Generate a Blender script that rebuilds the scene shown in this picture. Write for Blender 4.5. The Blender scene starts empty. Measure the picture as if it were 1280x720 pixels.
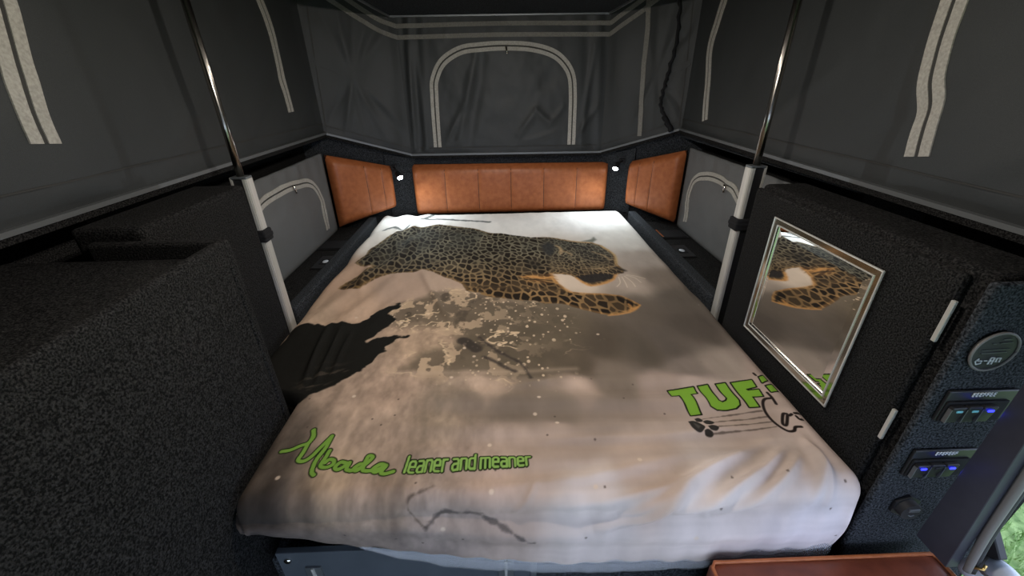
import bpy, bmesh, math, random
import numpy as np
from mathutils import Matrix, Vector, Euler

scene = bpy.context.scene
COL = scene.collection
random.seed(7)
rng = np.random.default_rng(7)

# ------------------------------------------------------------ camera, world, exposure
def make_camera():
    p, y, r = math.radians(27.2), math.radians(1.2), math.radians(1.0)
    fw = Vector((math.sin(y)*math.cos(p), math.cos(y)*math.cos(p), -math.sin(p)))
    rt = Vector((math.cos(y), -math.sin(y), 0))
    up = rt.cross(fw)
    R = rt*math.cos(r) - up*math.sin(r)
    U = rt*math.sin(r) + up*math.cos(r)
    cd = bpy.data.cameras.new('camera'); cd.sensor_width = 36; cd.lens = 510/1280*36; cd.clip_start = .02
    co = bpy.data.objects.new('camera', cd); COL.objects.link(co)
    m = Matrix((R, U, -fw)).transposed().to_4x4(); m.translation = Vector((0, 0, 1.5))
    co.matrix_world = m
    scene.camera = co
make_camera()

w = bpy.data.worlds.new('daylight'); scene.world = w; w.use_nodes = True
bg = w.node_tree.nodes['Background']
bg.inputs[0].default_value = (.62, .74, 1.0, 1); bg.inputs[1].default_value = 3.3

vs = scene.view_settings
vs.view_transform = 'Standard'; vs.look = 'None'; vs.gamma = 1; vs.exposure = 0.2; vs.use_curve_mapping = False

LAMP_W = 18.5          # dome lamp under the roof
FILL_W = 6.0         # added fill strip under the roof, brightens the bed
READ_W = 9.5          # each cool reading light

# ------------------------------------------------------------ helpers
def srgb(*c):
    c = np.array(c, float)/255
    return np.where(c <= .04045, c/12.92, ((c+.055)/1.055)**2.4)

def link(o, parent=None):
    COL.objects.link(o)
    if parent is not None: o.parent = parent
    return o

def tag(o, label=None, cat=None, group=None, kind=None):
    if label: o['label'] = label
    if cat: o['category'] = cat
    if group: o['group'] = group
    if kind: o['kind'] = kind
    return o

def thing(name, label, cat, loc=(0, 0, 0), rot=(0, 0, 0), group=None):
    o = bpy.data.objects.new(name, None); o.empty_display_size = .05
    o.location = loc; o.rotation_euler = rot
    COL.objects.link(o)
    return tag(o, label, cat, group)

def mesh_obj(name, verts, faces, mat, parent=None, smooth=False, local=None):
    """verts given in world space; moved into the parent's space when local is its matrix"""
    me = bpy.data.meshes.new(name)
    if local is not None:
        inv = local.inverted(); verts = [inv @ Vector(v) for v in verts]
    me.from_pydata([tuple(v) for v in verts], [], faces); me.update()
    if smooth: me.polygons.foreach_set('use_smooth', [True]*len(me.polygons))
    if mat: me.materials.append(mat)
    o = bpy.data.objects.new(name, me)
    return link(o, parent)

def bm_obj(name, bm, mat, parent=None, smooth=False):
    me = bpy.data.meshes.new(name); bmesh.ops.recalc_face_normals(bm, faces=bm.faces)
    bm.to_mesh(me); bm.free()
    if smooth: me.polygons.foreach_set('use_smooth', [True]*len(me.polygons))
    if mat: me.materials.append(mat)
    return link(bpy.data.objects.new(name, me), parent)

def box_bm(lo, hi, bev=0.0, seg=2, bm=None, mat=None):
    b = bmesh.new()
    x0, y0, z0 = lo; x1, y1, z1 = hi
    v = [b.verts.new(p) for p in ((x0,y0,z0),(x1,y0,z0),(x1,y1,z0),(x0,y1,z0),(x0,y0,z1),(x1,y0,z1),(x1,y1,z1),(x0,y1,z1))]
    for f in ((0,3,2,1),(4,5,6,7),(0,1,5,4),(1,2,6,5),(2,3,7,6),(3,0,4,7)): b.faces.new([v[i] for i in f])
    if bev > 0: bmesh.ops.bevel(b, geom=list(b.edges), offset=bev, segments=seg, affect='EDGES', profile=.5)
    if mat is not None: bmesh.ops.transform(b, matrix=mat, verts=b.verts)
    if bm is None: return b
    me = bpy.data.meshes.new('tmp'); b.to_mesh(me); b.free(); bm.from_mesh(me); bpy.data.meshes.remove(me)
    return bm

def box(name, lo, hi, mat, parent=None, bev=0.0, seg=2, smooth=False):
    return bm_obj(name, box_bm(lo, hi, bev, seg), mat, parent, smooth)

def prism(name, poly, axis, a, b, mat, parent=None, bev=0.0, seg=2):
    """extrude a 2-D polygon along an axis from a to b"""
    bm = bmesh.new()
    def P(u, v, t): return {'x': (t, u, v), 'y': (u, t, v), 'z': (u, v, t)}[axis]
    lo = [bm.verts.new(P(u, v, a)) for u, v in poly]; hi = [bm.verts.new(P(u, v, b)) for u, v in poly]
    n = len(poly); bm.faces.new(lo[::-1]); bm.faces.new(hi)
    for i in range(n): bm.faces.new((lo[i], lo[(i+1) % n], hi[(i+1) % n], hi[i]))
    if bev: bmesh.ops.bevel(bm, geom=list(bm.edges), offset=bev, segments=seg, affect='EDGES')
    return bm_obj(name, bm, mat, parent)

def tube_bm(pts, rad, n=12, bm=None, cap=True):
    bm = bm or bmesh.new()
    pts = [Vector(p) for p in pts]; rings = []
    rads = rad if hasattr(rad, '__len__') else [rad]*len(pts)
    ref = None
    for i, p in enumerate(pts):
        d = (pts[min(i+1, len(pts)-1)] - pts[max(i-1, 0)]).normalized()
        if ref is None: ref = Vector((0, 0, 1)) if abs(d.z) < .9 else Vector((1, 0, 0))
        a = (ref - d*ref.dot(d)).normalized(); b = d.cross(a); ref = a
        rings.append([bm.verts.new(p + (a*math.cos(2*math.pi*k/n) + b*math.sin(2*math.pi*k/n))*rads[i]) for k in range(n)])
    for r0, r1 in zip(rings, rings[1:]):
        for k in range(n): bm.faces.new((r0[k], r0[(k+1) % n], r1[(k+1) % n], r1[k]))
    if cap: bm.faces.new(rings[0][::-1]); bm.faces.new(rings[-1])
    return bm

def tube(name, pts, rad, mat, parent=None, n=12, smooth=True):
    return bm_obj(name, tube_bm(pts, rad, n), mat, parent, smooth)

def catmull(pts, per=8):
    P = [np.array(p, float) for p in pts]
    P = [2*P[0]-P[1]] + P + [2*P[-1]-P[-2]]
    out = []
    for i in range(1, len(P)-2):
        for k in range(per):
            t = k/per
            out.append(.5*(2*P[i]+(P[i+1]-P[i-1])*t+(2*P[i-1]-5*P[i]+4*P[i+1]-P[i+2])*t*t+(3*P[i]-P[i-1]-3*P[i+1]+P[i+2])*t**3))
    out.append(P[-2]); return out

# value noise ---------------------------------------------------------------
_perm = rng.random((256, 256))
def vnoise(x, y):
    xi = np.floor(x).astype(int); yi = np.floor(y).astype(int)
    fx = x-xi; fy = y-yi
    fx = fx*fx*(3-2*fx); fy = fy*fy*(3-2*fy)
    g = lambda a, b: _perm[a & 255, b & 255]
    return (g(xi, yi)*(1-fx)+g(xi+1, yi)*fx)*(1-fy)+(g(xi, yi+1)*(1-fx)+g(xi+1, yi+1)*fx)*fy
def fbm(x, y, o=4):
    s = 0; a = .5
    for i in range(o): s = s+a*vnoise(x*2**i+17*i, y*2**i+31*i); a *= .5
    return s/(1-.5**o)
def sstep(a, b, x):
    t = np.clip((x-a)/(b-a), 0, 1); return t*t*(3-2*t)

# ------------------------------------------------------------ materials
def mat(name, color, rough=.6, metal=0.0, spec=.5, emit=None, estr=0, trans=0, ior=1.45, alpha=1, sheen=0):
    m = bpy.data.materials.new(name); m.use_nodes = True
    b = m.node_tree.nodes['Principled BSDF']
    b.inputs['Base Color'].default_value = (*color, 1); b.inputs['Roughness'].default_value = rough
    b.inputs['Metallic'].default_value = metal; b.inputs['Specular IOR Level'].default_value = spec
    b.inputs['IOR'].default_value = ior
    if trans: b.inputs['Transmission Weight'].default_value = trans
    if sheen: b.inputs['Sheen Weight'].default_value = sheen
    if emit: b.inputs['Emission Color'].default_value = (*emit, 1); b.inputs['Emission Strength'].default_value = estr
    if alpha < 1: b.inputs['Alpha'].default_value = alpha
    return m

def nodes(m): return m.node_tree.nodes, m.node_tree.links, m.node_tree.nodes['Principled BSDF']

def add_noise(m, c0, c1, scale, detail=3, bump=0, bdist=.002, ramp=(.3, .7), coord='Object', stretch=None, rough=None):
    N, L, b = nodes(m)
    tc = N.new('ShaderNodeTexCoord'); mp = N.new('ShaderNodeMapping'); nz = N.new('ShaderNodeTexNoise'); cr = N.new('ShaderNodeValToRGB')
    if stretch: mp.inputs['Scale'].default_value = stretch
    nz.inputs['Scale'].default_value = scale; nz.inputs['Detail'].default_value = detail
    cr.color_ramp.elements[0].position, cr.color_ramp.elements[1].position = ramp
    cr.color_ramp.elements[0].color = (*c0, 1); cr.color_ramp.elements[1].color = (*c1, 1)
    L.new(tc.outputs[coord], mp.inputs[0]); L.new(mp.outputs[0], nz.inputs[0]); L.new(nz.outputs['Fac'], cr.inputs[0]); L.new(cr.outputs[0], b.inputs['Base Color'])
    if bump:
        bp = N.new('ShaderNodeBump'); bp.inputs['Strength'].default_value = bump; bp.inputs['Distance'].default_value = bdist
        L.new(nz.outputs['Fac'], bp.inputs['Height']); L.new(bp.outputs[0], b.inputs['Normal'])
    return m

M = {}
M['carpet'] = add_noise(mat('charcoal_carpet', (.03,.03,.03), .95, spec=.1), tuple(srgb(10,10,10)), tuple(srgb(56,55,54)), 300, 3, .8, .003, (.40, .80))
M['carpet_lit'] = add_noise(mat('lit_carpet', (.02,.02,.02), .95, spec=.1), tuple(srgb(18,20,22)), tuple(srgb(78,81,85)), 250, 3, .7, .004, (.38, .78))  # lighter, bluish carpet copy with lamp light and daylight in its colour
M['canvas'] = add_noise(mat('charcoal_canvas', (.04,.04,.04), .55, spec=.4), tuple(srgb(46,48,48)), tuple(srgb(58,60,60)), 900, 2, .25, .0006)
M['flap'] = add_noise(mat('grey_canvas', (.1,.1,.1), .6, spec=.35), tuple(srgb(88,89,89)), tuple(srgb(102,103,102)), 700, 2, .2, .0006)
M['tape'] = add_noise(mat('grey_webbing', (.3,.3,.28), .8, spec=.2), tuple(srgb(150,147,139)), tuple(srgb(178,174,165)), 160, 3, .3, .001)
M['tape_dark'] = add_noise(mat('dark_webbing', (.2,.2,.18), .8, spec=.2), tuple(srgb(112,110,104)), tuple(srgb(132,129,122)), 160, 3, .3, .001)  # webbing in a darker grey
M['zip'] = mat('zipper_tape', tuple(srgb(52,51,48)), .7)
M['leather'] = add_noise(mat('tan_leather', (.4,.15,.05), .42, spec=.45), tuple(srgb(150,84,46)), tuple(srgb(172,102,60)), 40, 5, 0, 0, (.3, .72))
M['leather_seat'] = add_noise(mat('brown_leather', (.3,.1,.05), .38, spec=.5), tuple(srgb(98,50,36)), tuple(srgb(120,64,46)), 26, 5)
for k in ('leather', 'leather_seat'):
    N, L, b = nodes(M[k]); v = N.new('ShaderNodeTexVoronoi'); v.inputs['Scale'].default_value = 330
    tc = N.new('ShaderNodeTexCoord'); bp = N.new('ShaderNodeBump'); bp.inputs['Strength'].default_value = .22; bp.inputs['Distance'].default_value = .001
    L.new(tc.outputs['Object'], v.inputs[0]); L.new(v.outputs['Distance'], bp.inputs['Height']); L.new(bp.outputs[0], b.inputs['Normal'])
M['alu'] = add_noise(mat('aluminium', (.6,.6,.58), .34, .45), tuple(srgb(186,184,178)), tuple(srgb(208,206,198)), 60, 2, .06, .0004, stretch=(1, 1, .05))
M['rail'] = mat('rail_aluminium', tuple(srgb(112,115,116)), .5, .5)
M['alu_dull'] = mat('dull_aluminium', tuple(srgb(120,124,126)), .45, .8)
M['chrome'] = mat('polished_steel', tuple(srgb(205,200,192)), .12, 1.0)
M['rod'] = mat('steel_rod', tuple(srgb(150,145,138)), .22, 1.0)
M['mirror'] = mat('mirror_glass', (.86,.86,.85), .012, 1.0)
M['black'] = mat('black_plastic', (.012,.012,.013), .42)
M['blackmatte'] = mat('black_nylon', (.012,.012,.013), .85, spec=.2)
M['rubber'] = mat('black_rubber', (.02,.02,.021), .6)
M['white'] = mat('white_print', tuple(srgb(200,204,206)), .6)
M['bluepaint'] = add_noise(mat('slate_panel', (.04,.045,.06), .42), tuple(srgb(44,45,53)), tuple(srgb(50,51,60)), 30, 2)
M['locker'] = add_noise(mat('slate_locker', (.08,.09,.1), .45), tuple(srgb(60,65,70)), tuple(srgb(70,75,80)), 12, 3)
M['seal'] = mat('grey_seal', tuple(srgb(100,97,94)), .55)
M['led_white'] = mat('led_lens', (.9,.95,1), .3, emit=(.86,.95,1.0), estr=40)
M['led_blue'] = mat('led_blue', (.02,.02,.3), .3, emit=(.02,.025,1.0), estr=4)
M['led_dim'] = mat('led_dim', (.1,.3,.35), .3, emit=(.12,.42,.55), estr=.16)
M['lampglow'] = mat('lamp_diffuser', (.9,.85,.75), .4, emit=(1,.82,.62), estr=6)
M['plastic'] = mat('clear_plastic', (.55,.55,.57), .15, spec=.35, alpha=.24)
M['whiteplast'] = mat('white_tube', tuple(srgb(188,196,206)), .35)
M['brass'] = mat('brass', tuple(srgb(190,160,100)), .3, 1.0)
M['soil'] = add_noise(mat('lawn', (.2,.3,.1), .9), tuple(srgb(86,112,60)), tuple(srgb(136,158,98)), 30, 4)
M['grass'] = add_noise(mat('grass_blade', (.2,.35,.1), .6), tuple(srgb(104,140,72)), tuple(srgb(176,196,136)), 18, 2)
M['roof'] = M['carpet_lit']
# ------------------------------------------------------------ canvas surfaces
class Patch:
    """a hung cloth between two plan points; u in metres along, z height"""
    def __init__(s, a, b, z0a, z0b, ztop, disp):
        s.a = np.array(a, float); s.b = np.array(b, float); s.L = float(np.linalg.norm(s.b-s.a)); s.d = (s.b-s.a)/s.L
        s.n = np.array([s.d[1], -s.d[0]]); s.z0a, s.z0b, s.zt, s.disp = z0a, z0b, ztop, disp
    def z0(s, u): return s.z0a+(s.z0b-s.z0a)*u/s.L
    def S(s, u, z, off=0.0):
        u = np.asarray(u, float); z = np.asarray(z, float)
        k = s.disp(u, z)*sstep(0, .05, np.minimum(u, s.L-u))*sstep(0, .03, z-s.z0(u))+off
        return np.stack([s.a[0]+s.d[0]*u+s.n[0]*k, s.a[1]+s.d[1]*u+s.n[1]*k, z+0*u], -1)
    def u_of(s, x=None, y=None):
        return (x-s.a[0])/s.d[0] if x is not None else (y-s.a[1])/s.d[1]
    def build(s, name, nu, nz, m, label):
        U = np.linspace(0, s.L, nu); T = np.linspace(0, 1, nz)
        uu, tt = np.meshgrid(U, T); zz = s.z0(uu)+(s.zt-s.z0(uu))*tt
        V = s.S(uu, zz).reshape(-1, 3)
        F = [(j*nu+i, j*nu+i+1, (j+1)*nu+i+1, (j+1)*nu+i) for j in range(nz-1) for i in range(nu-1)]
        o = mesh_obj(name, V, F, m, smooth=True); tag(o, label, None, None, 'structure'); o['category'] = 'wall'
        return o

def ribbon(name, patch, path, width, m, parent, off=.003, wob=0.0, smooth_path=True, per=10):
    P = np.array(catmull(path, per) if smooth_path else path, float)
    T = np.gradient(P, axis=0); T /= np.linalg.norm(T, axis=1)[:, None]+1e-9
    Nn = np.stack([-T[:, 1], T[:, 0]], 1)
    if wob:
        k = np.arange(len(P)); P = P+Nn*((vnoise(k*.35, k*0+3.3)-.5)*wob)[:, None]
    A = P+Nn*width/2; B = P-Nn*width/2
    rows = [patch.S(A[:, 0], A[:, 1], 0), patch.S(A[:, 0], A[:, 1], off), patch.S(B[:, 0], B[:, 1], off), patch.S(B[:, 0], B[:, 1], 0)]
    n = len(P); V = np.concatenate(rows)
    F = []
    for r in range(3):
        for i in range(n-1): F.append((r*n+i, r*n+i+1, (r+1)*n+i+1, (r+1)*n+i))
    F += [(0, n, 2*n, 3*n), (n-1, 4*n-1, 3*n-1, 2*n-1)]
    return mesh_obj(name, V, F, m, parent, smooth=False)

def offset_path(path, d, per=8):
    P = np.array(catmull(path, per)); T = np.gradient(P, axis=0); T /= np.linalg.norm(T, axis=1)[:, None]
    return P+np.stack([-T[:, 1], T[:, 0]], 1)*d

def double_tape(patch, path, parent, wid=.02, gap=.008, m=None, wob=.0, slider=None):
    m = m or M['tape']
    for sgn in (1, -1):
        ribbon('webbing_tape', patch, offset_path(path, sgn*(wid+gap)/2), wid, m, parent, .0035, wob, False)
    ribbon('zipper', patch, offset_path(path, 0), gap*.8, M['zip'], parent, .0025, wob, False)
    if slider is not None:
        p = patch.S(slider[0], slider[1], .008); q = patch.S(slider[0]+.006, slider[1]-.035, .012)
        tube('zip_slider', [p, (p+q)/2, q], [.007, .005, .004], M['chrome'], parent, 8)

def cloth_fold(u, z, p, q, wd, amp):
    dx, dy = q[0]-p[0], q[1]-p[1]; t = np.clip(((u-p[0])*dx+(z-p[1])*dy)/(dx*dx+dy*dy), 0, 1)
    d = np.hypot(u-p[0]-t*dx, z-p[1]-t*dy); return amp*np.exp(-(d/wd)**2)*(.4+.6*np.sin(math.pi*np.clip(t, .08, .92)))
def wall_disp(seed, amp=.016):
    def f(u, z):
        g = amp*(fbm(u*2.2+seed, z*1.6+seed, 3)-.5)*2+.010*(fbm(u*6+seed, z*4, 3)-.5)
        for i in range(5):
            c = .5+.55*i+.2*math.sin(seed*7+i); g = g+cloth_fold(u, z, (c, 1.30), (c+.35, 1.52), .03, .007*(-1)**i)
        return g
    return f
def back_disp(u, z):
    e = np.abs(u-.575)
    pleat = np.sin(u*62+2.2*np.sin(u*9)+(z-1.1)*6*np.sign(u-.575))*sstep(.40, .50, e)*.006
    win = .022*(fbm(u*6+3, z*6+1, 4)-.5)*sstep(.42, .34, e)
    g = pleat+win
    for p, q, wd, a in (((.30, 1.18), (.42, 1.62), .022, .012), ((.22, 1.16), (.33, 1.36), .016, .010), ((.36, 1.15), (.46, 1.60), .03, -.010),
                        ((.66, 1.20), (.76, 1.33), .022, .014), ((.76, 1.33), (.84, 1.26), .02, .014), ((.84, 1.26), (.92, 1.34), .016, .010), ((.70, 1.16), (.93, 1.22), .02, .010),
                        ((.02, 1.14), (.05, 1.66), .018, .010), ((.10, 1.14), (.09, 1.68), .016, .008), ((1.03, 1.14), (1.08, 1.66), .018, .009), ((.98, 1.15), (1.12, 1.35), .018, .010)):
        g = g+cloth_fold(u, z, p, q, wd, a)
    return g
def corner_disp(seed, top):
    def f(u, z):
        g = np.sin((u-.2)*40/(1+.9*(z-1.1))+seed)*.003+.014*(fbm(u*4+seed, z*3, 3)-.5)
        for k in range(6):
            q = (top[0]+(-.20+.11*k), 1.26-.02*k); g = g+cloth_fold(u, z, top, q, .016, .006*(1 if k % 2 else -.8))
            g = g+cloth_fold(u, z, top, (top[0]-.12+.09*k, 1.86), .018, .004*(1 if k % 2 else -.8))
        return g
    return f

PL = Patch((-.97, -.55), (-.97, 2.42), 1.252, 1.252, 1.95, wall_disp(1.7))
PCL = Patch((-.97, 2.42), (-.545, 2.606), 1.252, 1.10, 1.95, corner_disp(2.0, (.20, 1.52)))
PB = Patch((-.545, 2.606), (.615, 2.606), 1.10, 1.095, 1.95, back_disp)
PCR = Patch((.615, 2.606), (1.0, 2.375), 1.095, 1.242, 1.95, corner_disp(5.0, (.27, 1.50)))
PR = Patch((1.0, 2.375), (1.0, -.55), 1.242, 1.222, 1.95, wall_disp(8.3))
cl = PL.build('wall_canvas_left', 150, 44, M['canvas'], 'charcoal tent canvas along the left side above the carpeted box')
ccl = PCL.build('wall_canvas_back_left', 60, 44, M['canvas'], 'angled charcoal tent canvas in the left rear corner')
cb = PB.build('wall_canvas_back', 170, 90, M['canvas'], 'charcoal tent canvas with the arched zip window above the centre headboard')
ccr = PCR.build('wall_canvas_back_right', 60, 44, M['canvas'], 'angled charcoal tent canvas in the right rear corner with a vertical tape')
cr = PR.build('wall_canvas_right', 150, 44, M['canvas'], 'charcoal tent canvas along the right side above the mirror cabinet')

PF = Patch((1.0, -.55), (-.97, -.55), 1.15, 1.15, 1.95, wall_disp(4.1))
PF.build('daylight_blocker', 60, 24, M['canvas'], 'unseen charcoal canvas added behind the viewer to cut the sky light')  # unseen sheet added to keep sky light off the side canvas
# arched window of the rear canvas
xw = [(-.381,1.135),(-.378,1.28),(-.373,1.416),(-.364,1.498),(-.311,1.585),(-.209,1.641),(-.098,1.655),(.043,1.66),(.188,1.651),(.3,1.622),(.369,1.575),(.413,1.506),(.427,1.403),(.43,1.28),(.431,1.135)]
double_tape(PB, [(x+.545, z) for x, z in xw], cb, .019, .008, slider=(.59, 1.655))
# double band below the roof, running round the corners
for dz in (0, .052):
    ribbon('webbing_band', PB, [(0, 1.706+dz), (.58, 1.712+dz), (PB.L, 1.706+dz)], .021, M['tape_dark'], cb, .004)
    ribbon('webbing_band', PCL, [(PCL.L, 1.706+dz), (PCL.L-.1, 1.740+dz), (PCL.L-.31, 1.86+dz), (.05, 1.93)], .021, M['tape_dark'], ccl, .004)
    ribbon('webbing_band', PCR, [(0, 1.706+dz), (.16, 1.80+dz), (.22, 1.838+dz), (PCR.L-.05, 1.93)], .021, M['tape_dark'], ccr, .004)
# vertical tape in the right corner
ribbon('webbing_tape', PCR, [(.19, 1.85), (.20, 1.7), (.205, 1.5), (.215, 1.35), (.225, 1.19)], .024, M['tape_dark'], ccr, .004, .004)
# side windows: near legs (wide tape) and far legs (edge of the tape)
yl = lambda y: y+.55
double_tape(PL, [(yl(.99), 1.80), (yl(.985), 1.66), (yl(.965), 1.56), (yl(.945), 1.47), (yl(.935), 1.392)], cl, .026, .010, wob=.0025)
double_tape(PL, [(yl(2.03), 1.86), (yl(2.075), 1.76), (yl(2.10), 1.66), (yl(2.098), 1.5), (yl(2.10), 1.376)], cl, .022, .008, wob=.0025)
yr = lambda y: 2.375-y
double_tape(PR, [(yr(1.045), 1.80), (yr(1.045), 1.62), (yr(1.03), 1.50), (yr(1.0), 1.40), (yr(.985), 1.318)], cr, .026, .010, wob=.0025)
double_tape(PR, [(yr(2.10), 1.86), (yr(2.17), 1.72), (yr(2.20), 1.6), (yr(2.15), 1.45), (yr(2.11), 1.303)], cr, .022, .008, wob=.0025)
# sewn hems and seams of the cloth
ribbon('hem_seam', PL, [(0, 1.318), (1.0, 1.316), (2.0, 1.305), (PL.L, 1.295)], .004, M['zip'], cl, .003)
ribbon('hem_seam', PR, [(0, 1.287), (1.0, 1.285), (2.0, 1.283), (PR.L, 1.28)], .004, M['zip'], cr, .003)
ribbon('hem_seam', PB, [(0, 1.133), (.58, 1.131), (PB.L, 1.129)], .004, M['zip'], cb, .003)
ribbon('hem_seam', PCL, [(0, 1.29), (PCL.L, 1.133)], .004, M['zip'], ccl, .003)
ribbon('hem_seam', PCR, [(0, 1.129), (PCR.L, 1.282)], .004, M['zip'], ccr, .003)
ribbon('corner_seam', PCL, [(.015, 1.26), (.03, 1.6), (.05, 1.93)], .005, M['zip'], ccl, .003)
ribbon('corner_seam', PCR, [(PCR.L-.015, 1.25), (PCR.L-.03, 1.6), (PCR.L-.05, 1.93)], .005, M['zip'], ccr, .003)
ribbon('cross_seam', PCL, [(.02, 1.60), (.1, 1.565), (.2, 1.525)], .03, M['canvas'], ccl, .004, .008)
ribbon('cross_seam', PCR, [(PCR.L-.15, 1.50), (PCR.L-.08, 1.53), (PCR.L-.01, 1.56)], .03, M['canvas'], ccr, .004, .008)

# ------------------------------------------------------------ roof
tag(box('ceiling', (-.572, -.55, 1.805), (.602, 2.598, 1.85), M['carpet_lit'], bev=.004), 'black carpeted roof panel at the top of the tent', 'ceiling', None, 'structure')
tag(box('ceiling_shell', (-1.0, -.6, 1.95), (1.03, 2.65, 1.98), M['alu_dull']), 'grey outer roof shell above the tent canvas', 'ceiling', None, 'structure')
tr = thing('trim_1', 'thin silver edging round the black roof panel', 'trim'); tr['kind'] = 'structure'
box('edging', (-.574, 2.592, 1.797), (.604, 2.604, 1.807), M['alu_dull'], tr, .001)
box('edging', (-.578, -.55, 1.797), (-.568, 2.604, 1.807), M['alu_dull'], tr, .001)
box('edging', (.598, -.55, 1.797), (.608, 2.604, 1.807), M['alu_dull'], tr, .001)

# ------------------------------------------------------------ rail under the canvas
def rail(name, pts, label):
    t = thing(name, label, 'trim'); t['kind'] = 'structure'
    for i, (p, q) in enumerate(zip(pts, pts[1:])):
        p = np.array(p); q = np.array(q); d = (q-p)[:2]; L = np.linalg.norm(d); d /= L; n = np.array([d[1], -d[0]])
        for nm, m, o0, o1, z0, z1 in (('rail', M['rail'], -.002, .018, -.010, .001), ('rail_base', M['carpet'], -.03, .014, -.026, -.0105)):
            V = []
            for P in (p, q):
                for o, z in ((o0, z0), (o1, z0), (o1, z1), (o0, z1)):
                    V.append((P[0]+n[0]*o, P[1]+n[1]*o, P[2]+z))
            mesh_obj(nm, V, [(0,1,2,3), (7,6,5,4), (0,4,5,1), (1,5,6,2), (2,6,7,3), (3,7,4,0)], m, t)
    return t
rail('trim_2', [(-.97, -.55, 1.252), (-.97, 2.42, 1.252)], 'grey aluminium rail at the foot of the left canvas')
rail('trim_3', [(-.97, 2.42, 1.252), (-.545, 2.606, 1.10), (.615, 2.606, 1.095), (1.0, 2.375, 1.242)], 'grey rail below the rear canvas, bent at both corners')
rail('trim_4', [(1.0, 2.375, 1.242), (1.0, -.55, 1.222)], 'grey aluminium rail at the foot of the right canvas')

# ------------------------------------------------------------ carpeted lower shell
def slab(name, a, b, za0, zb0, za1, zb1, thick, m, label):
    a = np.array(a); b = np.array(b); d = (b-a)/np.linalg.norm(b-a); n = np.array([d[1], -d[0]])
    V = []
    for o in (0, -thick):
        for P, z0, z1 in ((a, za0, za1), (b, zb0, zb1)):
            V += [(P[0]+n[0]*o, P[1]+n[1]*o, z0), (P[0]+n[0]*o, P[1]+n[1]*o, z1)]
    o = mesh_obj(name, V, [(0,2,3,1), (4,5,7,6), (0,1,5,4), (2,6,7,3), (1,3,7,5), (0,4,6,2)], m)
    return tag(o, label, 'wall', None, 'structure')
slab('wall_left', (-1.09, -.55), (-1.09, 2.43), .05, .05, 1.25, 1.25, .03, M['carpet'], 'dark carpeted lower wall on the left below the rail')
slab('wall_back_left', (-1.09, 2.39), (-.545, 2.625), .05, .05, 1.292, 1.10, .03, M['carpet_lit'], 'black carpeted corner wall behind the left corner cushion')
slab('wall_back', (-.545, 2.625), (.615, 2.625), .05, .05, 1.10, 1.095, .03, M['carpet_lit'], 'black carpeted wall behind the centre headboard')
slab('wall_back_right', (.615, 2.625), (1.12, 2.333), .05, .05, 1.095, 1.286, .03, M['carpet_lit'], 'black carpeted corner wall behind the right corner cushion')
slab('wall_right', (1.12, 2.385), (1.12, .56), .05, .05, 1.24, 1.22, .03, M['carpet'], 'dark carpeted lower wall on the right below the rail')
tag(box('floor', (-1.09, -.55, .02), (1.12, 2.65, .05), M['carpet_lit']), 'black carpeted floor of the camper', 'floor', None, 'structure')
tag(box('leak_cover_left', (-1.12, -.55, 1.226), (-.978, 2.45, 1.240), M['carpet_lit']), 'black strip added to stop light leaking in behind the left rail', 'trim', None, 'structure')  # added to stop daylight leaking in over the left wall
tag(box('leak_cover_right', (1.008, -.55, 1.196), (1.15, 2.40, 1.210), M['carpet_lit']), 'black strip added to stop light leaking in behind the right rail', 'trim', None, 'structure')  # added to stop daylight leaking in over the right wall
# corner pillars that carry the reading lights
slab('trim_5', (-.70, 2.545), (-.53, 2.615), .73, .73, 1.11, 1.07, .02, M['carpet_lit'], 'black carpeted pillar between the left corner cushion and the headboard')
slab('trim_6', (.645, 2.61), (.80, 2.50), .73, .73, 1.07, 1.12, .02, M['carpet_lit'], 'black carpeted pillar between the headboard and the right corner cushion')

# shelves and side boards beside the bed
tag(box('shelf', (-1.088, 1.30, .675), (-.805, 2.36, .725), M['carpet'], bev=.004), 'dark carpeted shelf left of the bed under the grey window flap', 'shelf', 'carpeted side shelves', 'structure')
tag(box('shelf', (.815, 1.30, .675), (1.118, 2.33, .725), M['carpet'], bev=.004), 'dark carpeted shelf right of the bed under the grey window flap', 'shelf', 'carpeted side shelves', 'structure')
tag(box('side_board', (-.803, 1.30, .05), (-.757, 2.40, .772), M['carpet_lit'], bev=.008), 'dark carpeted board along the left edge of the mattress', 'board', 'side boards of the bed')  # lighter carpet copy carries the reading light on both boards
tag(box('side_board', (.765, 1.30, .05), (.811, 2.40, .772), M['carpet_lit'], bev=.008), 'dark carpeted board along the right edge of the mattress', 'board', 'side boards of the bed')
tag(box('bed_base', (-.56, .57, .05), (.735, 2.40, .515), M['carpet_lit'], bev=.006), 'carpeted base that carries the printed mattress', 'bed base')

# ------------------------------------------------------------ left boxes
def carpet_box(parent, name, lo, hi, bev=.018): return box(name, lo, hi, M['carpet'], parent, bev, 3, True)
t = thing('carpeted_cabinet', 'dark carpeted cabinet on the left beside the telescopic pole', 'cabinet', (-.87, 1.0, .05))
o = box('body', (-.03, -.172, 0), (.117, .222, 1.186), M['carpet'], t, .012, 3)
t = thing('carpeted_box', 'big dark carpeted box with a raised rim at the front left', 'box', (-.78, .2, .05))
# outline of the box seen from the end, with a rim lip on its inner edge and a raised far end
box('body', (-.25, -.7, 0), (.205, .605, 1.128), M['carpet'], t, .010, 3)
box('rim', (.184, -.7, 1.10), (.207, .606, 1.162), M['carpet'], t, .008, 3)
box('end_rim', (-.072, .600, 0), (.207, .626, 1.162), M['carpet'], t, .008, 3)

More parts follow.
